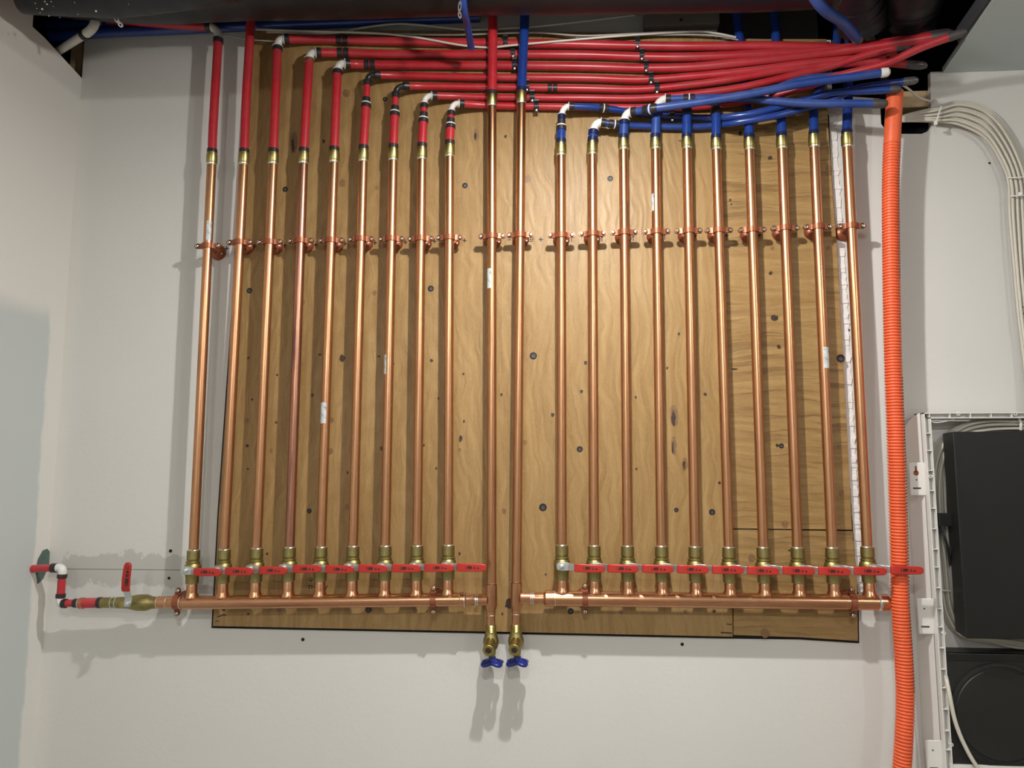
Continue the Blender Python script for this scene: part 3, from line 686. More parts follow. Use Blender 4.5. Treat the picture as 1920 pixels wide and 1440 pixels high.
# ------------------------------------------------------------------ drain valves under the middle risers
def make_drain():
    t = thing('drain_valve', '', 'valve')
    build('threaded_inlet', MB().lathe([(.0105, .002)]+[(.0118+.0007*(k % 2), -.001*k) for k in range(1, 14)]+[(.0122, -.015), (.0128, -.017)], (0, 0, 0), (0, 0, 1), 22), M['brass'], t)
    build('valve_body', MB().lathe([(.0122, -.014), (.0135, -.018), (.0150, -.024), (.0172, -.030), (.0180, -.036), (.0168, -.043), (.0135, -.050), (.0100, -.055), (.0085, -.058), (.0075, -.066)], (0, .002, 0), (0, 0, 1), 24), M['brass_rough'], t)
    sp = build('spout', MB().tube([(0, -.004, -.034), (0, -.020, -.035), (0, -.034, -.037), (-.0005, -.046, -.041)], [.0115, .0112, .0105, .0105], 22), M['brass'], t)
    d_ = Vector((-.05, -1, -.28)).normalized()
    build('spout_mouth', MB().lathe([(.0108, -.014), (.0108, -.004), (.0125, -.003), (.0128, .004), (.0118, .005), (.0066, .0045), (.0060, -.001)], Vector((-.0005, -.046, -.041)), d_, 24), M['brass'], sp)
    build('spout_bore', MB().lathe([(.0062, .0040), (.0058, .0048)], Vector((-.0005, -.046, -.041)), d_, 20), M['knot_dark'], sp)
    build('bonnet', MB().lathe([(.0078, -.055), (.0078, -.062), (.006, -.063), (.006, -.071)], (.004, 0, 0), (0, 0, 1), 6), M['brass'], t)
    # blue four-winged handle: hub with an oval wheel seen edge-on
    wh = build('handle', MB().lathe([(.0075, -.066), (.0080, -.068), (.0085, -.074), (.0105, -.077), (.0095, -.081), (.004, -.082)], (.003, 0, 0), (0, 0, 1), 20), M['handle_blue'], t)
    mb = MB(); pts = []
    for k in range(33):
        a_ = 2*math.pi*k/32; rr = .0215-.0045*math.cos(4*a_); pts.append((.003+rr*math.cos(a_), rr*math.sin(a_), -.0775-.0042*(.5-math.cos(4*a_)*.5)))
    mb.tube(pts, .0042, 10, False); build('wheel_rim', mb, M['handle_blue'], wh)
    mb = MB()
    for k in range(4):
        a_ = (k+.5)*math.pi/2; mb.tube([(.003, 0, -.075), (.003+.024*math.cos(a_), .024*math.sin(a_), -.0812)], [.0066, .0046], 10)
    build('wheel_spoke', mb, M['handle_blue'], wh)
    return t
M['handle_blue'] = simple('blue_handle', (.010, .022, .19), .3, 0, .1)
dv = make_drain()
lw9, lw10 = P(920.5, 1173, DR), P(967.5, 1172, DR)
dv.location = lw9; dv['label'] = 'brass drain valve with blue handle under the left middle riser'; dv['group'] = 'drain valves'
dup(dv, lw10, 'brass drain valve with blue handle under the right middle riser')

# ------------------------------------------------------------------ tubing above the risers
R1, R2, R3 = .0107, .0088, .0080
def ring(t, c0, c1, r_, mat, name='crimp_ring', cap=0):
    ax_ = (c1-c0).normalized(); L_ = (c1-c0).length
    build(name, MB().lathe([(r_-.001, 0), (r_, .0006), (r_, L_-.0006), (r_-.001, L_)], c0, ax_, 22), mat, t)
def ring_at(t, A, B, f0, f1, r_, mat, name='crimp_ring'): ring(t, A.lerp(B, f0), A.lerp(B, f1), r_, mat, name)
def corner(a_, c_, b_, k=8): return [a_.lerp(c_, t).lerp(c_.lerp(b_, t), t) for t in [j/k for j in range(k+1)]]
def along(pts, px):
    """point on a polyline at picture column px"""
    def col(p): v = p-CAM; return 960+F*v.dot(RGT)/v.dot(FWD)
    for i in range(len(pts)-1):
        c0, c1 = col(pts[i]), col(pts[i+1])
        if (c0-px)*(c1-px) <= 0 and c0 != c1:
            f_ = (px-c0)/(c1-c0); return pts[i].lerp(pts[i+1], f_), (pts[i+1]-pts[i]).normalized()
    return pts[-1], (pts[-1]-pts[-2]).normalized()
def endcap(t, p, dr, r_, L_, mat, name='end_cap'):
    build(name, MB().lathe([(r_+.0006, 0), (r_+.0012, .004), (r_+.0010, L_*.5), (r_*1.05, L_*.75), (r_*.6, L_*.95), (r_*.1, L_)], p, dr, 16), mat, t)
def pex(label, colmat, i, vtop, elb, hpts, rv, rt, trans, elbow_mat, rh, rings=(), cap=None, bot_ring='ring', top_ring='ring', group='red tubing runs'):
    vb = P(TOPX[i]+(TOPX[i]-BOTX[i])*.022, CPT[i]+1, DR); vt = P(*vtop, DR); ec = P(*elb, DR)
    hp = path([(a_, b_, c_) for a_, b_, c_ in hpts]); h0 = hp[0]
    t = thing('pex_pipe', label, 'pipe', vb, group)
    ax_ = (vt-vb).normalized()
    if trans:
        f_ = (CPT[i]-trans)/(CPT[i]-vtop[1]); mid = vb.lerp(vt, f_)
        build('vertical_tube', MB().tube([vb, vb.lerp(mid, .5), mid], rv, 22), colmat, t); build('reduced_tube', MB().tube([mid, vt], rt, 20), colmat, t)
        ring(t, mid-ax_*.011, mid-ax_*.001, rv+.0016, M['ring']); ring(t, mid-ax_*.001, mid+ax_*.0025, rv+.0008, M['ring_white'], 'white_ring'); ring(t, mid+ax_*.0025, mid+ax_*.015, rt+.0018, M['ring'])
        rtop = rt
    else:
        build('vertical_tube', MB().tube([vb.lerp(vt, k/6) for k in range(7)], rv, 22), colmat, t); rtop = rv
    ring(t, vb+ax_*.001, vb+ax_*.012, rv+.0016, M[bot_ring])
    ring(t, vt-ax_*.012, vt-ax_*.001, rtop+.0016, M[top_ring])
    re = rtop*.86
    el = build('elbow', MB().tube([vt-ax_*.002]+corner(vt, ec, h0)+[h0+(hp[1]-h0).normalized()*.002], re, 18), elbow_mat, t)
    for c_, a_ in ((vt, ax_), (h0, (hp[1]-h0).normalized())):
        build('elbow_lip', MB().lathe([(re, -.0012), (rtop+.0022, -.0008), (rtop+.0022, .0008), (re, .0012)], c_, a_, 18), elbow_mat, el)
    build('horizontal_tube', MB().tube(hp, rh, 20), colmat, t)
    ring(t, h0+(hp[1]-h0).normalized()*.001, h0+(hp[1]-h0).normalized()*.013, rh+.0016, M['ring'])
    for (px_, w_, mt) in rings:
        c_, a_ = along(hp, px_); nm = 'white_ring' if mt == 'ring_white' else 'crimp_ring'
        ring(t, c_-a_*w_/2, c_+a_*w_/2, rh+.0020 if mt != 'ring_white' else rh+.0028, M[mt], nm)
    if cap: endcap(t, hp[-1]-(hp[-1]-hp[-3]).normalized()*.004, (hp[-1]-hp[-3]).normalized(), rh, cap[0], M[cap[1]])
    return t
DH = BT+.0135
red_fwd = [(1100, DH)]
def hr(lst, dd):
    """attach depths to a list of px points through (px -> depth) table"""
    out = []
    for a_, b_ in lst:
        d_ = dd[0][1]
        for (x0, d0), (x1, d1) in zip(dd, dd[1:]):
            if x0 <= a_ <= x1: d_ = d0+(d1-d0)*(a_-x0)/(x1-x0)
            elif a_ > x1: d_ = d1
        out.append((a_, b_, d_))
    return out
dd_a = lambda s, f: [(s, DR), (s+45, DH+.004), (s+75, DH), (1230, DH), (1400, .06), (1560, .075), (1800, f)]
pex('red tube with white elbow on the third riser, topmost horizontal run', M['red'], 2, (520.5, 87), (522, 73), hr([(532, 73), (600, 74), (700, 77), (860, 80), (1000, 82), (1100, 83.5), (1200, 86), (1300, 87), (1440, 86), (1540, 89), (1600, 93), (1680, 98)], dd_a(532, .085)), R1, R1, None, M['fit_white'], R1, [(637, .013, 'ring'), (649, .013, 'ring')])
pex('red tube with white elbow on the fourth riser, second horizontal run from the top', M['red'], 3, (580, 110), (581, 99), hr([(592, 99), (650, 99.5), (720, 101.5), (900, 102), (1090, 103), (1200, 106.5), (1300, 107), (1440, 101), (1540, 95), (1640, 84), (1745, 68)], dd_a(592, .14)), R1, R1, None, M['fit_white'], R1, [(637, .013, 'ring'), (649, .013, 'ring')], (.05, 'film'), top_ring='ring_copper')
pex('red tube with white elbow on the fifth riser, ending in the upper taped cap', M['red'], 4, (633, 131), (634.5, 119), hr([(646, 119.5), (700, 121.5), (900, 123), (1090, 125), (1200, 128), (1300, 126), (1404, 116), (1540, 101), (1598, 93), (1642, 87), (1700, 78), (1750, 70)], dd_a(646, .17)), R1, R1, None, M['fit_white'], R1, [(688, .012, 'ring'), (699, .012, 'ring')], (.045, 'tape'))
pex('red tube with black elbow on the sixth riser', M['red'], 5, (689, 152), (690.5, 139), hr([(703, 140.5), (760, 142), (900, 145), (1090, 146.5), (1200, 149.5), (1300, 143), (1404, 133), (1500, 121), (1580, 113), (1660, 106)], dd_a(703, .10)), R1, R3, 194, M['fit_black'], .0092, [])
pex('red tube with black elbow on the seventh riser, its capped end behind', M['red'], 6, (742, 175), (743.5, 162), hr([(757, 161.5), (800, 162), (900, 163.5), (1090, 166), (1200, 167.5), (1300, 158.5), (1383, 147), (1467, 132), (1540, 124), (1627, 117), (1703, 121)], dd_a(757, .11)), R1, R3, 210, M['fit_black'], .0088, [(1031, .010, 'ring'), (1041, .010, 'ring')], (.045, 'film'))
pex('red tube with white elbow on the eighth riser, ending mid-bundle in a taped cap', M['red'], 7, (795.5, 194), (797, 180), hr([(809, 179.5), (860, 181), (923, 183), (1090, 184), (1200, 184.5), (1300, 176), (1383, 165), (1467, 146.5), (1550, 127.5), (1627, 102.5), (1684, 88)], dd_a(809, .16)), R1, R3, 222, M['fit_white'], .0086, [], (.032, 'tape'))
pex('red tube with white elbow on the ninth riser, lowest run, crossing in front at right', M['red'], 8, (846, 208), (848, 194), hr([(860, 194), (900, 197), (960, 199), (1090, 201), (1200, 202), (1310, 200), (1400, 189), (1500, 167), (1562, 145), (1642, 125), (1686, 108), (1730, 88), (1782, 69)], [(860, DR), (900, DH+.006), (935, DH), (1300, DH), (1400, .045), (1500, .085), (1600, .125), (1800, .21)]), R1, R3, 233, M['fit_white'], .0086, [], (.035, 'tape'))
bg = 'blue tubing runs'
pex('blue tube with white elbow on the first riser right of the middle pair', M['blue'], 11, (1053, 215), (1056, 201), [(1066, 199.5, DR), (1110, 201, DR-.006), (1140, 204, DR-.014), (1170, 208, DH), (1220, 215, DH), (1260, 219, DH), (1330, 221, DH+.004), (1370, 219, .062), (1420, 211, .080), (1500, 190, .082), (1560, 174, .085), (1620, 171, .095), (1672, 168, .11)], R1, R3, 236, M['fit_white'], R3, [(1127, .010, 'ring'), (1131.5, .003, 'ring_white'), (1137, .010, 'ring')], (.024, 'tape'), 'ring_navy', 'ring_navy', bg)
pex('blue tube with white elbow on the second riser right of the middle pair', M['blue'], 12, (1113, 244), (1116, 230), [(1126, 230, DR), (1160, 234, DR-.004), (1185, 236, DH+.002), (1290, 238.5, DH), (1345, 235, DH+.004), (1385, 229, .062), (1440, 220, .078), (1500, 206, .075), (1560, 187, .070), (1610, 165, .085), (1698, 153, .12)], R1, R1, None, M['fit_white'], R3, [(1146, .012, 'ring'), (1152.5, .003, 'ring_white'), (1158, .010, 'ring')], (.030, 'film'), 'ring_navy', 'ring_navy', bg)
pex('blue tube with white elbow crossing in front of the bundle, ending in a white plug', M['blue_dusty'], 13, (1170.5, 226), (1173, 212), [(1183, 210, DR+.002), (1205, 207, DR+.012), (1230, 203, .084), (1300, 193.5, .095), (1400, 177.5, .112), (1500, 157.5, .125), (1600, 144, .14), (1655, 136.5, .15)], R1, R1, None, M['fit_white'], .0092, [(1212, .012, 'ring'), (1219, .003, 'ring_white'), (1226, .014, 'ring')], (.020, 'fit_white'), 'ring_navy', 'ring_navy', bg)
pex('blue tube with highest white elbow, its taped end lowest beside the conduit', M['blue_dusty'], 14, (1231, 202), (1236, 188), [(1247, 186, DR), (1290, 185, DR+.003), (1340, 183.5, .062), (1400, 184, .080), (1446, 189, .092), (1517, 194, .105), (1640, 194.5, .125)], R1, R1, None, M['fit_white'], .0090, [(1286, .012, 'ring'), (1291.5, .003, 'ring_white'), (1298, .010, 'ring')], (.032, 'tape'), 'ring_navy', 'ring_navy', bg)
# second blue end that shows between them
# plain verticals
def vert(label, mat, i, pts, r_, top_ring=None, group=None, rmat='ring'):
    vb = P(TOPX[i]+(TOPX[i]-BOTX[i])*.022, CPT[i]+1, DR); pp_ = spline([vb]+[P(*a_) for a_ in pts])
    t = thing('pex_pipe', label, 'pipe', vb, group)
    build('tube', MB().tube(pp_, r_, 22), mat, t); ax_ = (pp_[1]-pp_[0]).normalized()
    ring(t, vb+ax_*.001, vb+ax_*.011, r_+.0016, M[rmat])
    if top_ring: d2 = (pp_[-1]-pp_[-2]).normalized(); ring(t, pp_[-1]-d2*.013, pp_[-1], r_+.0016, M[top_ring])
    return t, pp_
t, pp_ = vert('red tube on the first riser, turning left at a white elbow under the duct', M['red'], 0, [(400, 230, DR), (409.5, 72, DR)], R1, 'ring', 'red tubing runs')
h0 = P(396, 51, DR-.004); el = build('elbow', MB().tube(corner(pp_[-1], P(411, 55, DR), h0), R1*.9, 18), M['fit_white'], t)
hp = path([(396, 51, DR-.004), (340, 47, .05), (270, 42, .045), (200, 36, .04)]); build('horizontal_tube', MB().tube(hp, R1, 20), M['red'], t); ring(t, h0, h0+(hp[1]-h0).normalized()*.013, R1+.0016, M['ring'])
vert('straight red tube on the second riser, running up behind the duct', M['red'], 1, [(462, 180, DR), (470, 40, DR+.008), (471, -60, DR+.015)], R1, None, 'red tubing runs')
vert('straight red tube on the left middle riser, passing in front of the red runs', M['red'], 9, [(923.5, 120, DR+.003), (924, 30, DR+.008), (924, -60, DR+.01)], R1+.0006, None, 'red tubing runs')
vert('straight blue tube on the right middle riser, passing in front of the red runs', M['blue'], 10, [(981, 100, DR+.003), (984, 30, DR+.008), (985, -60, DR+.01)], R1+.0006, None, bg, 'ring_navy')
for i_, lb_ in ((15, 'blue tube on the fifth riser right of the middle pair, under the crossing tube'), (16, 'blue tube on the sixth riser right of the middle pair, black ring on top')):
    x_ = TOPX[i_]; t, pp_ = vert(lb_, M['blue'], i_, [(x_-.3, 232, DR), (x_-.3, 205, DR)], R1, 'ring', bg, 'ring_navy')
    e_ = pp_[-1]; build('elbow', MB().tube(corner(e_, e_+Vector((0, 0, .014)), e_+Vector((0, .036, .014))), R1*.85, 18), M['fit_black'], t)
vert('blue tube on the seventh riser right of the middle pair, rising behind the bundle', M['blue'], 17, [(1404, 222, DR-.006), (1401, 190, BT+.0115), (1390, 100, BT+.0115), (1381, 20, BT+.0115), (1379, -60, BT+.012)], R1, None, bg, 'ring_navy')
vert('blue tube on the eighth riser right of the middle pair, rising behind the bundle', M['blue'], 18, [(1465, 222, DR-.006), (1463, 190, BT+.0115), (1456, 90, BT+.0115), (1452, 20, BT+.0115), (1451, -60, BT+.012)], R1, None, bg, 'ring_navy')
vert('blue tube on the ninth riser right of the middle pair, rising behind the bundle', M['blue'], 19, [(1526, 215, DR-.006), (1528, 190, BT+.0115), (1550, 130, BT+.0115), (1568, 85, .028), (1571, 20, .02), (1572, -60, .02)], R1*.95, None, bg, 'ring_navy')
vert('blue tube on the rightmost riser beside the conduit, rising behind the bundle', M['blue'], 20, [(1589, 215, DR-.006), (1590, 180, .03), (1592, 85, .025), (1593, 20, .02), (1593, -60, .02)], R1, None, bg, 'ring_navy')
# loose blue stubs hanging from above, in front of the duct
def single(name, label, cat, mb_, mat, group=None, origin=None):
    o_ = build(name, mb_, mat, origin=origin if origin is not None else mb_.v[0]); return tag(o_, label, cat, group)
pts = spline([P(856, -160, .40), P(868, 0, .30), P(876, 45, .22), P(883, 88, .14)])
o = single('blue_pipe', 'thin blue pipe hanging down in front of the duct and red runs', 'pipe', MB().tube(pts, [.0078]*(len(pts)-1)+[.0072], 18), M['blue'])
endcap(o, pts[-1]-(pts[-1]-pts[-2]).normalized()*.004, (pts[-1]-pts[-2]).normalized(), .0074, .008, M['blue'], 'pipe_end')
pts = spline([P(1440, -160, .46), P(1530, 0, .36), P(1580, 42, .28), P(1607, 72, .20)])
o = single('blue_pipe', 'dusty blue pipe slanting down at upper right before the dark cavity', 'pipe', MB().tube(pts, .0105, 18), M['blue_dusty'])
endcap(o, pts[-1]-(pts[-1]-pts[-2]).normalized()*.004, (pts[-1]-pts[-2]).normalized(), .0105, .018, M['film'])
# blue mains behind the duct
for k, (lst, r_, lb) in enumerate([([(95, 68, .03), (200, 61, .03), (300, 57, .03), (470, 49, .028), (640, 42, .028), (900, 32, .03)], .0125, 'blue horizontal pipe half hidden under the black duct'),
                               ([(90, 48, .02), (150, 47, .02), (260, 46, .02), (380, 44, .018)], .012, 'upper blue horizontal pipe in shadow at top left')]):
    single('blue_pipe', lb, 'pipe', MB().tube(path(lst), r_, 18), M['blue'])
single('blue_pipe', 'upright blue pipe in the notch above the left wall', 'pipe', MB().tube([P(114, 150, -.05), P(114, 30, -.05)], .011, 18), M['blue'])
single('blue_pipe', 'capped blue tube end showing above the crossing blue tube, behind red runs', 'pipe', MB().tube(path([(1440, 172, .078), (1500, 150, .078), (1560, 143, .078), (1610, 137, .08)]), .0085, 18), M['blue_dusty'])
# PVC pipe at top left
t = thing('pvc_pipe', 'short white pipe with elbow slanting out of the notch at upper left', 'pipe', P(112, 92, .02))
a_, b_ = PXp(104, 99, XL-.03), P(163, 62, .15)
build('pipe', MB().tube([a_, b_], .0095, 20), M['pvc'], t)
build('elbow', MB().tube([b_.lerp(a_, .08), b_]+corner(b_, P(180, 50, .16), P(178, 36, .15)), .0105, 20), M['fit_white'], t)
ring(t, b_.lerp(a_, .02), b_.lerp(a_, .10), .0135, M['rubber'], 'collar'); ring(t, P(179, 42, .152), P(178, 36, .15), .0135, M['rubber'], 'collar')

# ------------------------------------------------------------------ ducts
def wrinkled(pts, r_, seg=40, amp=.004):
    pts = spline(pts, 20); mb_ = MB(); mb_.tube(pts, r_, seg, True)
    from mathutils import noise as ns
    vs = []
    for v in mb_.v:
        n_ = ns.noise(Vector((v.x*5, v.y*14, v.z*14)))*amp+ns.noise(v*28)*amp*.4+ns.noise(Vector((v.x*16, v.y*4, v.z*6)))*amp*.6
        vs.append(v+Vector((0, 0, n_))+Vector((0, n_, 0)))
    mb_.v = vs; return mb_
RD = .10; dc = .20
def duct_c(px, py_bottom, dcen, r_):
    """axis point of a duct whose underside shows at picture row py_bottom"""
    r0 = ray(px, py_bottom); rr = Vector((0, r0.y, r0.z)).normalized()
    y = -dcen; z_line = CAM.z+(y-CAM.y)*rr.z/rr.y; z = z_line+r_/rr.y
    x = P(px, py_bottom, dcen).x
    return Vector((x, y, z))
mb_ = wrinkled([duct_c(45, 30, dc, RD), duct_c(250, 47, dc, RD), duct_c(420, 42, dc, RD), duct_c(700, 36, dc, RD), duct_c(950, 30, dc, RD), duct_c(1250, 26, dc, RD), duct_c(1450, 22, dc, RD), duct_c(1620, 14, dc, RD)], RD)
o = build('insulated_duct', mb_, M['insul'], origin=mb_.v[0]); tag(o, 'fat black insulated duct running along the top of the wall', 'duct')
mb_ = wrinkled([duct_c(40, 26, .30, .033), duct_c(180, 33, .30, .033), duct_c(260, 28, .31, .033), duct_c(400, 10, .335, .033), duct_c(520, -20, .36, .033)], .035, 28, .005)
o = build('insulated_pipe', mb_, M['insul'], origin=mb_.v[0]); tag(o, 'thinner black insulated pipe splashed with plaster at top left', 'pipe')
sp = MB()
for (a_, b_, r_) in [(66, 6, 1.2), (79, 17, 2), (88, 8, 1.6), (96, 3, 1.2), (75, 24, 1), (146, 27, 1), (180, 21, 2), (112, 33, .9), (140, 5, 1), (92, 30, 1.2), (241, 8, .9), (84, 3, 1.5), (69, 16, 1), (100, 12, .8)]:
    p_ = P(a_, b_, .335); sp.lathe([(r_*.001, -.004), (r_*.001, .001), (r_*.0005, .0016)], p_, (CAM-p_), 8)
k_ = build('plaster_splashes', sp, M['plastic'], o); k_['kind'] = 'stuff'
# flexible ducts turning up at the right
for lb, lst, r_ in (('left of the two black flexible duct bends at upper right', [P(1618, 48, .10), P(1616, 20, .13), P(1606, -18, .19), P(1595, -90, .3)], .055),
                    ('right of the two black flexible duct bends at upper right', [P(1700, 62, .06), P(1702, 30, .10), P(1712, -12, .17), P(1722, -90, .3)], .062)):
    mb_ = wrinkled(lst, r_, 32, .006); o = build('flexible_duct', mb_, M['insul'], origin=mb_.v[0]); tag(o, lb, 'duct', 'flexible duct bends')
    pts = spline(lst, 20)
    for f_ in (.45, .62):
        k = int(len(pts)*f_); build('duct_strap', MB().tube([pts[k]-(pts[k+1]-pts[k]).normalized()*.004, pts[k], pts[k+1]], r_+.003, 32), M['rubber'], o)
# perforated hanger straps
def hanger_strap(label, pts, wid, holes, mat=M['steel']):
    t_ = MB(); q = [P(*a1) for a1 in pts]
    for i in range(len(q)-1):
        d_ = (q[i+1]-q[i]); L_ = d_.length; d_.normalize(); nn = Vector((-d_.z, 0, d_.x)).normalized()
        nh = max(1, int(L_/.012))
        for k in range(nh):
            c0 = q[i]+d_*(L_*(k+.5)/nh); rr = L_/nh*.55; vs = []; sg = 14
            for s2 in range(sg):
                an = 2*math.pi*s2/sg; o_ = (d_*math.cos(an)*rr+nn*math.sin(an)*wid)
                vs += [c0+o_, c0+o_*.45, c0+o_+Vector((0, .0012, 0)), c0+o_*.45+Vector((0, .0012, 0))]
            fs = []
            for s2 in range(sg):
                a4, b4 = 4*s2, 4*((s2+1) % sg)
                fs += [(a4, b4, b4+1, a4+1), (a4+2, a4+3, b4+3, b4+2), (a4, a4+2, b4+2, b4), (a4+1, b4+1, b4+3, a4+3)]
            t_.add(vs, fs)
    o_ = build('hanger_strap', t_, mat, origin=q[0]); tag(o_, label, 'strap', 'perforated hanger straps')
hanger_strap('perforated metal strap hanging below the duct beside the white elbow, top left', [(214, 30, .28), (222, 42, .28), (229, 50, .28)], .0048, 3, M['ring_white'])
hanger_strap('perforated metal strap beside the hanging thin blue pipe', [(863, 2, .315), (861, 22, .315), (863, 34, .315)], .0038, 3)
hanger_strap('perforated metal strap hook beside the left flexible duct', [(1577, -4, .33), (1572, 6, .33), (1568, 16, .33)], .0045, 3, M['screw'])

# ------------------------------------------------------------------ loose wires under the duct
DW = BT+.0285
for lb, lst, r_, mt in [('thin white cable sagging from first elbow towards third riser', [(385, 56, .05), (425, 66, .048), (460, 73, .044), (490, 76, .042), (530, 78, .042)], .0018, 'cable_dim'),
                   ('white cable dipping deepest across the top red run behind the middle tubes', [(480, 55, .04), (560, 58, .042), (700, 62, .045), (780, 70, .0455), (860, 84, .0455), (915, 89, .0455), (960, 85, .0455), (1060, 76, .0455), (1180, 66, .0455), (1300, 59, .045), (1340, 62, .045), (1380, 70, .042)], .0026, 'cable'),
                   ('white cable arching up between second riser and the hanging pipe', [(500, 60, .037), (620, 62, .038), (680, 52, .04), (740, 45, .042), (790, 47, .042), (870, 55, .044), (930, 54, .044), (1010, 49, .044), (1100, 39, .044), (1190, 28, .044)], .0028, 'cable_dim'),
                   ('white cable lying level just above the top red run', [(520, 56, .03), (640, 61, .036), (760, 64, .042), (860, 65, .042), (1000, 61, .042), (1100, 67, .042), (1240, 60, .042), (1320, 60, .042), (1370, 70, .04)], .0022, 'cable_dim'),
                   ('grey cable fading behind the board above the red runs', [(1080, 70, .034), (1200, 66, .036), (1300, 65, .038), (1350, 68, .038), (1385, 75, .036)], .0022, 'cable_dim'),
                   ('thin white cable looping down from the blue ends to the cable bundle', [(1690, 158, .09), (1705, 168, .06), (1722, 182, .04), (1745, 190, .02), (1752, 187, .004)], .0026, 'cable')]:
    single('loose_cable', lb, 'cable', MB().tube(path(lst), r_, 10), M[mt], 'loose cables')
for k, (x0, x1) in enumerate([(1598, 1634), (1607, 1628), (1616, 1636), (1622, 1641)]):
    single('loose_cable', ['front cable slanting down left of the flexible ducts', 'second cable dropping left of the flexible ducts', 'third cable dropping left of the flexible ducts', 'rear cable dropping left of the flexible ducts'][k], 'cable',
           MB().tube(path([(x0-4, 0, .10), (x0+2, 26, .08-.01*k), ((x0+x1)/2, 52, .065-.01*k), (x1, 84, .05-.008*k), (x1+4, 110, .04)]), .0034, 10), M['cable_dim'], 'loose cables')

# ------------------------------------------------------------------ clips on the runs
def make_clip(r_):
    t = thing('pipe_clip', '', 'clip')
    mb = MB(); w_ = .0058; pr = [(-r_*.35-.003, r_+.0062), (-r_*.35-.002, r_+.0028)]
    for k in range(9):
        a_ = math.radians(100-200*k/8); pr.append((-math.cos(a_)*(r_+.0012), math.sin(a_)*(r_+.0012)))
    pr += [(-(r_*.55), -r_-.003), (-(r_*.55), -r_-.0066)]
    pr = [(y, z) for y, z in pr]
    out = [(y-.0018, z) for y, z in pr]
    vs = [(x, y, z) for x in (-w_, w_) for y, z in pr]+[(x, y, z) for x in (-w_, w_) for y, z in out]; n_ = len(pr)
    A = lambda r1, x1, k: (r1*2+x1)*n_+k; fs = []
    for k in range(n_-1):
        fs += [(A(0, 0, k), A(0, 0, k+1), A(0, 1, k+1), A(0, 1, k)), (A(1, 0, k), A(1, 1, k), A(1, 1, k+1), A(1, 0, k+1)), (A(0, 0, k), A(1, 0, k), A(1, 0, k+1), A(0, 0, k+1)), (A(0, 1, k), A(0, 1, k+1), A(1, 1, k+1), A(1, 1, k))]
    fs += [(A(0, 0, 0), A(0, 1, 0), A(1, 1, 0), A(1, 0, 0)), (A(0, 0, n_-1), A(1, 0, n_-1), A(1, 1, n_-1), A(0, 1, n_-1))]
    build('strap', mb.add(vs, fs), M['fit_black'], t)
    build('nail_head', MB().lathe([(.0034, 0), (.0034, .0012), (.0022, .0026), (.0004, .003)], (0, -r_*.55-.0035, -r_-.0022), (0, -1, -.2), 12), M['solder'], t)
    return t
clip = make_clip(.0100); fst = True
CLIPS = [(962, 100, 'left clip of the steps of clips, on the second red run'), (965, 123, 'clip half hidden beside the blue middle tube, on the third red run'), (988, 163, 'clip right of the blue middle tube, on the fifth red run'), (998, 183, 'clip on the sixth red run, lower left steps'), (1006, 201, 'clip on the lowest red run, lower left steps'),
         (1195, 82, 'topmost clip of the right-hand steps, on the top red run'), (1203, 105, 'second clip of the right-hand steps'), (1211, 127, 'third clip of the right-hand steps'), (1220, 149, 'fourth clip of the right-hand steps'), (1231, 167, 'fifth clip of the right-hand steps'), (948, 80, 'dim clip between the two middle tubes on the top red run'), (1259, 219, 'clip on the blue tube below the crossing tube')]
for a_, b_, lb in CLIPS:
    loc = P(a_, b_, DH)
    if fst: c_ = clip; c_.location = loc; c_['label'] = 'black '+lb; fst = False
    else: c_ = dup(clip, loc, 'black '+lb)
    c_['group'] = 'black clips on the horizontal runs'

# ------------------------------------------------------------------ feed assembly at lower left
t = thing('feed_pipe', 'red feed tube with white elbows stepping from the left wall to the valve', 'pipe', P(110, 1133, DR))
c1, c2 = P(118, 1064, DR), P(110, 1132, DR)
w0 = PXp(66, 1074, XL-.015); w0.y = -DR; w0.z = c1.z
w0 = P(60, 1070, DR+.004)
x_e = P(104, 1064.5, DR)
a_, b_ = P(70, 1066, DR), x_e
build('wall_tube', MB().tube([P(61, 1066.5, DR), a_, b_], .0088, 20), M['red'], t)
ring(t, P(97, 1065, DR), P(107, 1065, DR), .0108, M['ring'])
build('elbow', MB().tube([P(107, 1064.5, DR)]+corner(P(111, 1064.5, DR), P(117.5, 1065, DR), P(117, 1073, DR))+[P(116.5, 1077, DR)], .0094, 18), M['fit_white'], t)
build('drop_tube', MB().tube([P(117, 1073, DR), P(113.5, 1122, DR)], .0088, 20), M['red'], t)
ring(t, P(117, 1076, DR), P(116, 1084, DR), .0108, M['ring']); ring(t, P(114, 1113, DR), P(113.5, 1121, DR), .0108, M['ring'])
build('elbow', MB().tube([P(113.5, 1121, DR)]+corner(P(113, 1123, DR), P(112, 1131, DR), P(118, 1131.5, DR))+[P(122, 1131.5, DR)], .0094, 18), M['fit_white'], t)
build('short_tube', MB().tube([P(118, 1131.5, DR), P(150, 1130.5, DR)], .0085, 20), M['red'], t)
ring(t, P(117, 1131.5, DR), P(125, 1131.5, DR), .0108, M['ring']); ring(t, P(139, 1131, DR), P(147, 1131, DR), .0104, M['ring'])
ring(t, P(147.5, 1131, DR), P(149.5, 1131, DR), .0112, M['ring_white'], 'white_ring')
build('wide_tube', MB().tube([P(149, 1131, DR), P(190, 1130, DR)], .0115, 22), M['red'], t)
ring(t, P(150, 1131, DR), P(158, 1131, DR), .0128, M['ring_copper']); ring(t, P(184, 1130, DR), P(191, 1130, DR), .0126, M['ring'])
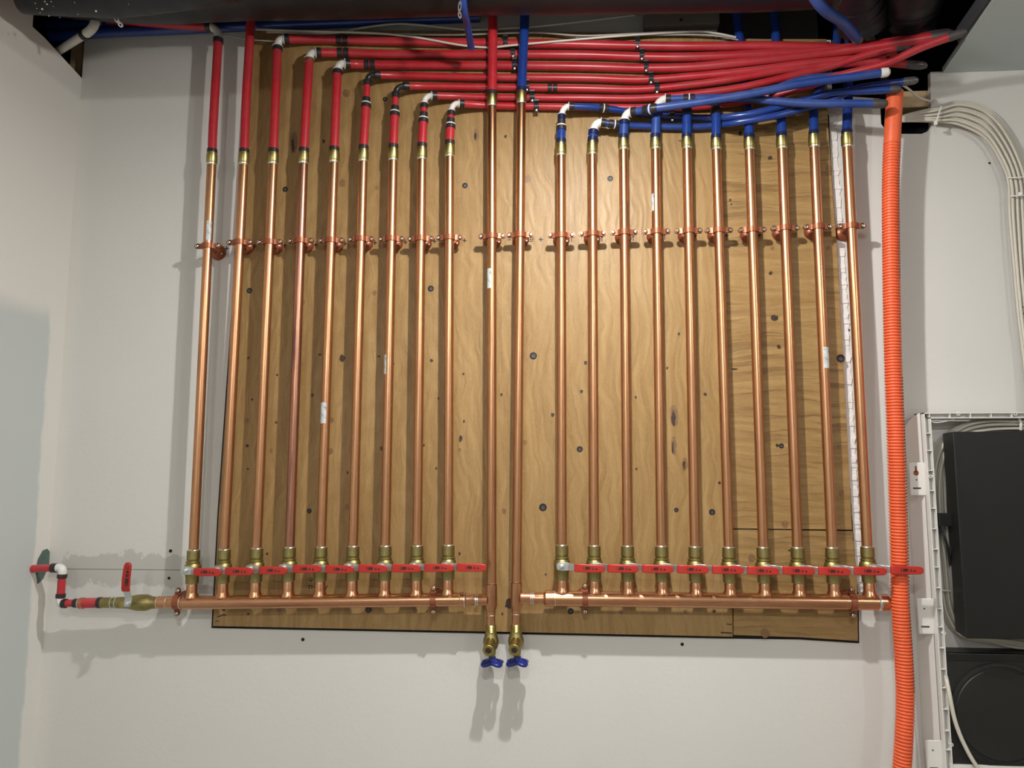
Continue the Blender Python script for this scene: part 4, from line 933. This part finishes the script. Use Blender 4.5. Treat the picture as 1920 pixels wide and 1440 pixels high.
# feed valve with upright lever
a_, b_ = P(190, 1130, DR), P(296, 1130, DR); ax_ = (b_-a_).normalized(); L_ = (b_-a_).length
t = thing('ball_valve', 'larger brass ball valve with its red lever standing upright, lower left', 'valve', a_.lerp(b_, .5))
lathe_to('adapter', [(.0118, 0), (.0118, .15), (.0125, .16), (.0125, .20), (.0112, .21), (.0112, .27), (.012, .28)], a_, b_, M['brass_rough'], t)
for f_ in (.20, .275): build('solder_ring', MB().lathe([(.011, -.0015), (.0132, -.001), (.0132, .001), (.011, .0015)], a_+ax_*L_*f_, ax_, 24), M['solder'], t)
lathe_to('valve_body', [(.0118, .28), (.0128, .29), (.0132, .47), (.0140, .50), (.0165, .58), (.0182, .64), (.0186, .72), (.0185, .80), (.016, .86), (.0138, .90), (.0132, .99), (.012, 1)], a_, b_, M['brass_rough'], t, 8*3)
st_ = P(239, 1131.5, DR+.03); c0 = P(243, 1130, DR)
build('stem', MB().tube([c0, Vector((c0.x, st_.y, c0.z))], .0075, 12), M['brass'], t)
def vbar(pts, hw, th):
    mb = MB(); vs = []; n_ = len(pts)
    for k, (p_, h_) in enumerate(zip(pts, hw)):
        vs += [p_+Vector((-h_, -th/2, 0)), p_+Vector((-h_, th/2, 0)), p_+Vector((h_, th/2, 0)), p_+Vector((h_, -th/2, 0))]
    fs = [(0, 1, 2, 3), ((n_-1)*4+3, (n_-1)*4+2, (n_-1)*4+1, (n_-1)*4)]
    for i in range(n_-1):
        for q2 in range(4): fs.append((i*4+q2, i*4+(q2+1) % 4, i*4+4+(q2+1) % 4, i*4+4+q2))
    return mb.add(vs, fs)
build('lever', vbar([P(239.5, 1138, DR+.034), P(239.5, 1132, DR+.034), P(241, 1120, DR+.035), P(237, 1108, DR+.040), P(236, 1100, DR+.044)], [.005, .0085, .0082, .0078, .0075], .0026), M['steel'], t, bevel=.0007)
build('lever_nut', MB().lathe([(.0062, 0), (.0062, .004), (.0038, .0046), (.0036, .007), (.001, .0075)], P(238.5, 1132.5, DR+.036), (0, -1, 0), 12), M['steel'], t)
g_ = build('grip', vbar([P(236.3, 1109, DR+.041), P(235.5, 1103, DR+.044), P(236.5, 1085, DR+.047), P(239, 1066, DR+.049), P(240, 1059, DR+.0495), P(240.2, 1056, DR+.0495), P(240.3, 1054.5, DR+.0495)], [.0088, .0092, .0092, .0088, .0078, .0055, .003], .0062), M['lever'], t, bevel=.0014)
mb = MB(); cg = [(238, 1098), (238, 1062)]
def vq(f0, f1, u0, u1):
    p0 = P(236, 1098, DR+.0525); p1 = P(239.6, 1062, DR+.0525); d_ = (p1-p0); r2 = Vector((1, 0, 0))
    vs = [p0+d_*f0+r2*u0, p0+d_*f0+r2*u1, p0+d_*f1+r2*u1, p0+d_*f1+r2*u0]
    mb.add(vs+[v+Vector((0, .002, 0)) for v in vs], [(0, 1, 2, 3), (7, 6, 5, 4), (0, 4, 5, 1), (1, 5, 6, 2), (2, 6, 7, 3), (3, 7, 4, 0)])
vq(0, .03, -.004, .004); vq(.10, .36, -.003, .003); vq(.45, .58, -.0025, -.0012); vq(.45, .58, .0012, .0025); vq(.64, .78, -.0022, .0022); vq(.88, .91, -.0035, .0035); vq(.91, 1.0, -.0035, -.0025); vq(.91, 1.0, .0025, .0035)
build('grip_lettering', mb, M['print'], g_, smooth=False)
t = thing('copper_coupling', 'copper reducer between the upright-lever valve and the left manifold', 'fitting', P(310, 1129.5, DR))
lathe_to('reducer', [(.0125, 0), (.0138, .03), (.0135, .32), (.0130, .36), (.0138, .40), (.0140, .62), (RHL, .78), (RHL+.0012, .84), (RHL+.0012, 1)], P(294, 1129.8, DR), P(342, 1129.3, DR), M['copper_header'], t)
for px_ in (297, 314, 341): build('solder_ring', MB().lathe([(.012, -.0012), (.0144 if px_ < 330 else RHL+.0018, -.0007), (.0144 if px_ < 330 else RHL+.0018, .0007), (.012, .0012)], P(px_, 1129.6, DR), axl, 24), M['solder'], t)

# ------------------------------------------------------------------ orange conduit
t = thing('corrugated_conduit', 'long orange corrugated conduit hanging at the right of the pipes', 'conduit', P(1690, 1440, .085))
cp = [(1678, 172, .085), (1673, 260, .080), (1670, 350, .075), (1671, 500, .072), (1674, 660, .072), (1680, 830, .078), (1685, 1000, .0785), (1688, 1130, .0785), (1694, 1230, .0785), (1697, 1310, .078), (1694, 1400, .082), (1687, 1500, .078), (1680, 1650, .075)]
cpts = path(cp, 40)
cum = [0]
for i in range(1, len(cpts)): cum.append(cum[-1]+(cpts[i]-cpts[i-1]).length)
def at_len(s_):
    import bisect
    i = min(max(bisect.bisect_right(cum, s_)-1, 0), len(cpts)-2); f_ = (s_-cum[i])/(cum[i+1]-cum[i]); return cpts[i].lerp(cpts[i+1], f_)
s0 = .118; pitch = .0068; ro, ri = .0182, .0153
build('smooth_cuff', MB().tube([at_len(s_) for s_ in (0, .02, .05, .08, .11, s0+.003)], .0178, 32), M['orange'], t)
pp_, rs = [], []; s_ = s0
while s_+pitch < cum[-1]:
    for f_, r_ in ((0, ri), (.12, ri), (.26, ro-.0004), (.38, ro), (.66, ro), (.80, ro-.0004), (.92, ri)): pp_.append(at_len(s_+pitch*f_)); rs.append(r_)
    s_ += pitch
build('corrugated_tube', MB().tube(pp_, rs, 28), M['orange'], t, sharp=60)
build('open_end', MB().lathe([(.0150, 0), (.0145, .0006)], cpts[0], (cpts[0]-cpts[1]).normalized(), 24), M['knot_dark'], t)
mb = MB(); random.seed(3); s_ = .13
while s_ < cum[-1]-.05:
    if int(s_/.22) % 4 != 2:
        c0 = at_len(s_); a_ = math.radians(48); q2 = c0+Vector((math.sin(a_)*(ro+.0001), -math.cos(a_)*(ro+.0001), 0)); tx = Vector((math.cos(a_), math.sin(a_), 0))*random.uniform(.0012, .0024)
        nn = Vector((math.sin(a_), -math.cos(a_), 0))*.0003; hz = Vector((0, 0, .0014))
        vs = [q2-tx-hz+nn, q2+tx-hz+nn, q2+tx+hz+nn, q2-tx+hz+nn]; mb.add(vs+[v-nn*3 for v in vs], [(0, 1, 2, 3), (7, 6, 5, 4), (0, 4, 5, 1), (1, 5, 6, 2), (2, 6, 7, 3), (3, 7, 4, 0)])
    s_ += pitch
k_ = build('printed_text', mb, M['print'], t, smooth=False); k_['kind'] = 'stuff'

# ------------------------------------------------------------------ cable bundle at right
random.seed(11)
NB = 14
WHERE = ['outermost', 'second outermost', 'third outermost', 'fourth from the outside', 'fifth from the outside', 'sixth from the outside', 'seventh from the outside', 'eighth from the outside', 'ninth from the outside', 'tenth from the outside', 'fourth innermost', 'third innermost', 'second innermost', 'innermost']
for k in range(NB):
    f_ = k/(NB-1); lay = (k % 3)*.0075
    o0 = Vector((0, 0, 0))
    a0 = (1690, 236-12*(1-f_), -.02)
    lst = [(1668+random.uniform(-6, 4), 229-4*(1-f_), -.012), (1705, 224-10*(1-f_)+8*f_*.4, .004), (1755, 214+f_*14-12*(1-f_)*(1-f_), .012+lay),
           (1800, 190+f_*44, .014+lay), (1850, 203+f_*58, .016+lay), (1890-f_*8, 247+f_*66, .016+lay), (1918-f_*32+6, 325+f_*25, .016+lay),
           (1932-f_*38, 400+f_*8, .016+lay), (1936-f_*36+f_*f_*2, 500, .016+lay), (1944-f_*34, 590, .016+lay), (1952-f_*30, 690, .016+lay), (1958-f_*30, 790, .016+lay)]
    single('network_cable', WHERE[k]+' cable of the off-white bundle curving down at the right edge', 'cable', MB().tube(path(lst, 10), .0029, 10), M['cable'], 'off-white cable bundle')
def tie(label, pts, r_=.0016, head=None):
    o_ = single('cable_tie', label, 'cable tie', MB().tube(path(pts, 4), r_, 8), M['tie'], 'white cable ties')
    if head: p_ = P(*head); build('tie_head', MB().box(p_.x-.0035, p_.x+.0035, p_.y-.003, p_.y+.002, p_.z-.0045, p_.z+.0045), M['tie'], o_, bevel=.0006)
tie('white cable tie round the bundle near the cable hole', [(1765, 200, .040), (1760, 214, .043), (1756, 228, .040), (1753, 236, .03)], .0018, (1754, 231, .043))
tie('upper white cable tie round the hanging bundle at the right edge', [(1890, 333, .034), (1905, 333, .040), (1925, 331, .040)], .0014)
tie('lower white cable tie round the hanging bundle at the right edge', [(1894, 368, .036), (1906, 367, .041), (1928, 366, .041)], .0014, (1913, 364, .043))
t = thing('cable_staple', 'small black staple on the wall left of the hanging bundle', 'staple', P(1889, 328, 0))
build('leg', MB().tube([P(1887, 325, 0), P(1889, 324, .012)], .0018, 8), M['rubber'], t); build('leg', MB().tube([P(1890, 333, 0), P(1893, 333, .014)], .0018, 8), M['rubber'], t)
t = thing('cable_staple', 'black strap end poking out of the bundle at the right edge', 'staple', P(1914, 580, 0))
build('strap', MB().tube([P(1911, 574, .018), P(1922, 577, .030), P(1934, 586, .030)], .0024, 8), M['rubber'], t); build('strap', MB().tube([P(1912, 586, .018), P(1925, 589, .030)], .0024, 8), M['rubber'], t)

# ------------------------------------------------------------------ media enclosure
ED = .065
t = thing('media_enclosure', 'white plastic media enclosure with ribbed rim, open, at lower right', 'enclosure', P(1750, 1440, 0))
oL, oT = P(1731.5, 900, ED).x, P(1800, 773.5, ED).z
oL = P(1732, 775, ED).x; oR = oL+.44; oB = .60; ch = .0125
def frame(mb, x0, x1, z0, z1, wd, y0, y1):
    mb.box(x0, x0+wd, y0, y1, z0, z1); mb.box(x1-wd, x1, y0, y1, z0, z1); mb.box(x0, x1, y0, y1, z1-wd, z1); mb.box(x0, x1, y0, y1, z0, z0+wd); return mb
build('outer_rim', frame(MB(), oL, oR, oB, oT, .0022, -ED, -.020), M['plastic'], t, smooth=False)
iL, iT = oL+ch, oT-.0105
build('inner_rim', frame(MB(), iL, oR-ch, oB+ch, iT, .0022, -ED, -.004), M['plastic'], t, smooth=False)
fl = MB(); fl.box(oL+.002, iL, -.050, -.048, oB, oT-.002); fl.box(oL, oR, -.050, -.048, iT, oT-.002)
build('channel_floor', fl, M['plastic'], t, smooth=False)
build('back_panel', MB().box(oL-.004, oR, -.0035, -.0005, oB, oT-.018), M['plastic'], t, smooth=False)
# side skirt, set back, seen from the left
sk = MB(); zt_ = P(1712, 792, .03).z
sk.add([(oL-.002, -.052, oT), (oL-.002, -.052, oB), (oL-.014, -.001, oB), (oL-.014, -.001, zt_-.010), (oL-.010, -.018, zt_+.006), (oL-.004, -.045, oT-.001)], [(0, 1, 2, 3, 4, 5)])
sk.add([(oL+.001, -.052, oT), (oL+.001, -.052, oB), (oL-.011, -.001, oB), (oL-.011, -.001, zt_-.010), (oL-.007, -.018, zt_+.006), (oL-.001, -.045, oT-.001)], [(5, 4, 3, 2, 1, 0)])
build('side_skirt', sk, M['plastic'], t, smooth=False)
z_ = oT-.045; k = 0; random.seed(5)
while z_ > oB+.05:
    build('rim_rib', MB().box(oL+.002, iL+.0003, -ED+.0006, -.049, z_-.0009, z_+.0009), M['plastic'], t, smooth=False); z_ -= .0435 if k % 3 else .038; k += 1
x_ = oL+ch; k = 0
while x_ < oR-.03:
    build('rim_rib', MB().box(x_-.0008, x_+.0008, -ED+.0006, -.049, iT-.0003, oT-.002), M['plastic'], t, smooth=False); x_ += .0435; k += 1
for (a_, b_) in [(1791, 776.5), (1897, 776.5)]: build('screw_boss', MB().lathe([(.0042, 0), (.0042, .014), (.0022, .0142), (.0020, .008)], P(a_, b_, .0505), (0, -1, 0), 14), M['plastic'], t)
for (a_, b_) in [(1738.8, 893), (1764, 1185), (1778, 1392)]: build('screw_boss', MB().lathe([(.0038, 0), (.0038, .014), (.002, .0142), (.0018, .008)], P(a_, b_, .0505), (0, -1, 0), 14), M['plastic'], t)
# mounting tabs
dt = .052
for (x0, x1, y0, y1, lbk) in [(1705.5, 1738, 867, 929, 0), (1726.5, 1758, 1122, 1189, 1), (1745, 1775, 1388, 1455, 2)]:
    p0, p1 = P(x0, (y0+y1)/2, dt), P(x1, (y0+y1)/2, dt); z0_, z1_ = P(x0, y1, dt).z, P(x0, y0, dt).z
    tb = build('mounting_tab', MB().box(oL-.032, oL+.001, -dt, -dt+.003, z0_, z1_), M['plastic'], t, bevel=.0022, smooth=True)
    cx = oL-.018; cz_ = (z0_+z1_)/2
    sm = MB(); sm.box(cx-.0085, cx+.0085, -dt-.0003, -dt+.001, z0_+.014, z0_+.0175); build('tab_slot', sm, M['tape'], tb, smooth=False)
    sm = MB(); sm.lathe([(.0022, -.001), (.0018, .0004)], (cx, -dt, cz_-.002 if lbk == 0 else cz_+.016), (0, -1, 0), 12)
    if lbk == 0: sm.lathe([(.006, -.001), (.0058, .0003)], (cx, -dt, cz_+.013), (0, -1, 0), 16); sm.box(cx-.002, cx+.002, -dt-.0003, -dt+.001, cz_+.015, cz_+.028)
    build('tab_hole', sm, M['clamp'] if lbk == 0 else M['tape'], tb)
# thin brace behind the tabs
build('rear_edge', MB().add([(oL-.034, -.001, 1.10), (oL-.030, -.001, 1.10), (oL-.016, -.001, oB), (oL-.020, -.001, oB), (oL-.034, -.004, 1.10), (oL-.030, -.004, 1.10), (oL-.016, -.004, oB), (oL-.020, -.004, oB)], [(0, 1, 2, 3), (4, 5, 6, 7), (0, 3, 7, 4), (1, 2, 6, 5), (0, 1, 5, 4), (2, 3, 7, 6)]), M['plastic'], t, smooth=False)
# black devices inside
q0, q1 = P(1786, 1196, .11), P(1786, 809, .11)
XD = P(1785, 1000, .11).x
t = thing('network_box', 'large plain black network box mounted in the enclosure', 'device', (XD, -.006, q0.z))
xf, xb0 = P(1799, 1000, .11).x, P(1779, 1000, .045).x; x0 = xf; x1 = xf+.34; bev = MB()
zb_, zt_ = P(1850, 1196, .10).z, P(1850, 809, .11).z
bev.add([(xf, -.11, zb_), (x1, -.11, zb_), (x1, -.11, zt_), (xf, -.11, zt_), (xb0, -.045, zb_+.001), (x1, -.045, zb_+.001), (x1, -.045, zt_-.001), (xb0, -.045, zt_-.001)],
        [(0, 1, 2, 3), (4, 0, 3, 7), (3, 2, 6, 7), (0, 4, 5, 1), (1, 5, 6, 2), (7, 6, 5, 4)])
build('case', bev, M['device'], t, bevel=.002, smooth=False)
build('mounting_post', MB().box(xb0+.05, x1-.05, -.046, -.004, zb_+.06, zt_-.06), M['device'], t, smooth=False)
build('plug', MB().box(P(1758, 975, .06).x, P(1785, 975, .06).x, -.066, -.054, P(1770, 986, .06).z, P(1770, 962, .06).z), M['rubber'], t, bevel=.001, smooth=False)
build('power_cord', MB().tube(path([(1757, 969, .055), (1763, 990, .052), (1772, 1010, .055), (1778, 1030, .05), (1782, 1060, .04)], 5), .0026, 8), M['rubber'], t)
t = thing('round_vented_box', 'black lower device with a large circular ring on its face', 'device', (x0, -.006, oB+.03))
xa, xb = P(1776, 1300, .06).x, x1; za, zb2 = oB+.03, P(1850, 1226, .06).z
build('case', MB().box(xa, xb, -.06, -.004, za, zb2), M['device2'], t, bevel=.002, smooth=False)
build('top_edge', MB().box(xa, xb, -.0615, -.05, P(1850, 1240, .06).z, zb2), M['device'], t, bevel=.001, smooth=False)
c_ = P(1879, 1341, .061); build('ring', MB().lathe([(.106, -.002), (.106, .0022), (.0985, .0030), (.097, .0004), (.094, .0003), (.092, .0018), (.02, .0024)], c_, (0, -1, 0), 56), M['device2'], t)
build('shelf_edge', MB().box(xa-.004, xb, -.064, -.056, P(1850, 1443, .06).z, P(1850, 1434, .06).z), M['plastic'], t, smooth=False)
# cables inside the enclosure
random.seed(21)
INW = ['outermost', 'second from outside', 'third from outside', 'fourth from outside', 'fifth from outside', 'sixth from outside', 'seventh from outside', 'eighth from outside', 'innermost']
for k in range(9):
    f_ = k/8; j = random.uniform(-1.5, 1.5); lay = .012+(k % 3)*.007
    lst = [(1960, 786+f_*20, lay+.02), (1910, 787+f_*17+j, lay+.02), (1850, 786+f_*21+j, lay+.016), (1806-f_*2, 796+f_*22, lay+.012), (1770+f_*12, 822+f_*24, lay+.008), (1750+f_*24, 868+f_*14, lay), (1747+f_*26+j, 930, lay),
           (1752+f_*25+j, 1000, lay), (1757+f_*25, 1060+j, lay), (1763+f_*25, 1120, lay), (1773+f_*22, 1160-f_*10, lay), (1802+f_*5, 1194-f_*10, lay), (1850, 1204-f_*5+j*2, lay), (1905, 1208+random.uniform(-5, 9), lay), (1960, 1218+j*3, lay)]
    single('network_cable', INW[k]+' cable looping round the inside of the enclosure', 'cable', MB().tube(path(lst, 8), .0031, 10), M['cable'], 'cables inside the enclosure')
tie('white cable tie on the cables at the top right inside the enclosure', [(1911, 784, .050), (1914, 795, .054), (1914, 806, .050)], .003)
tie('white cable tie across the cables at lower left inside the enclosure', [(1756, 1104, .030), (1768, 1107, .038), (1782, 1108, .034)], .0016)
single('network_cable', 'single thicker cable crossing the black device with the ring', 'cable', MB().tube(path([(1768, 1235, .02), (1773, 1265, .055), (1780, 1300, .072), (1789, 1345, .073), (1800, 1378, .073), (1815, 1410, .073), (1833, 1440, .074), (1860, 1480, .07)]), .0042, 12), M['cable'])
single('wire_loop', 'thin pale wire loop just under the top rim of the enclosure', 'wire', MB().tube(path([(1742, 788, .058), (1752, 792, .06), (1768, 791, .06), (1786, 787, .058), (1788, 784, .056), (1772, 783, .05), (1750, 785, .05), (1742, 788, .058)], 5), .0010, 8), M['tie'])
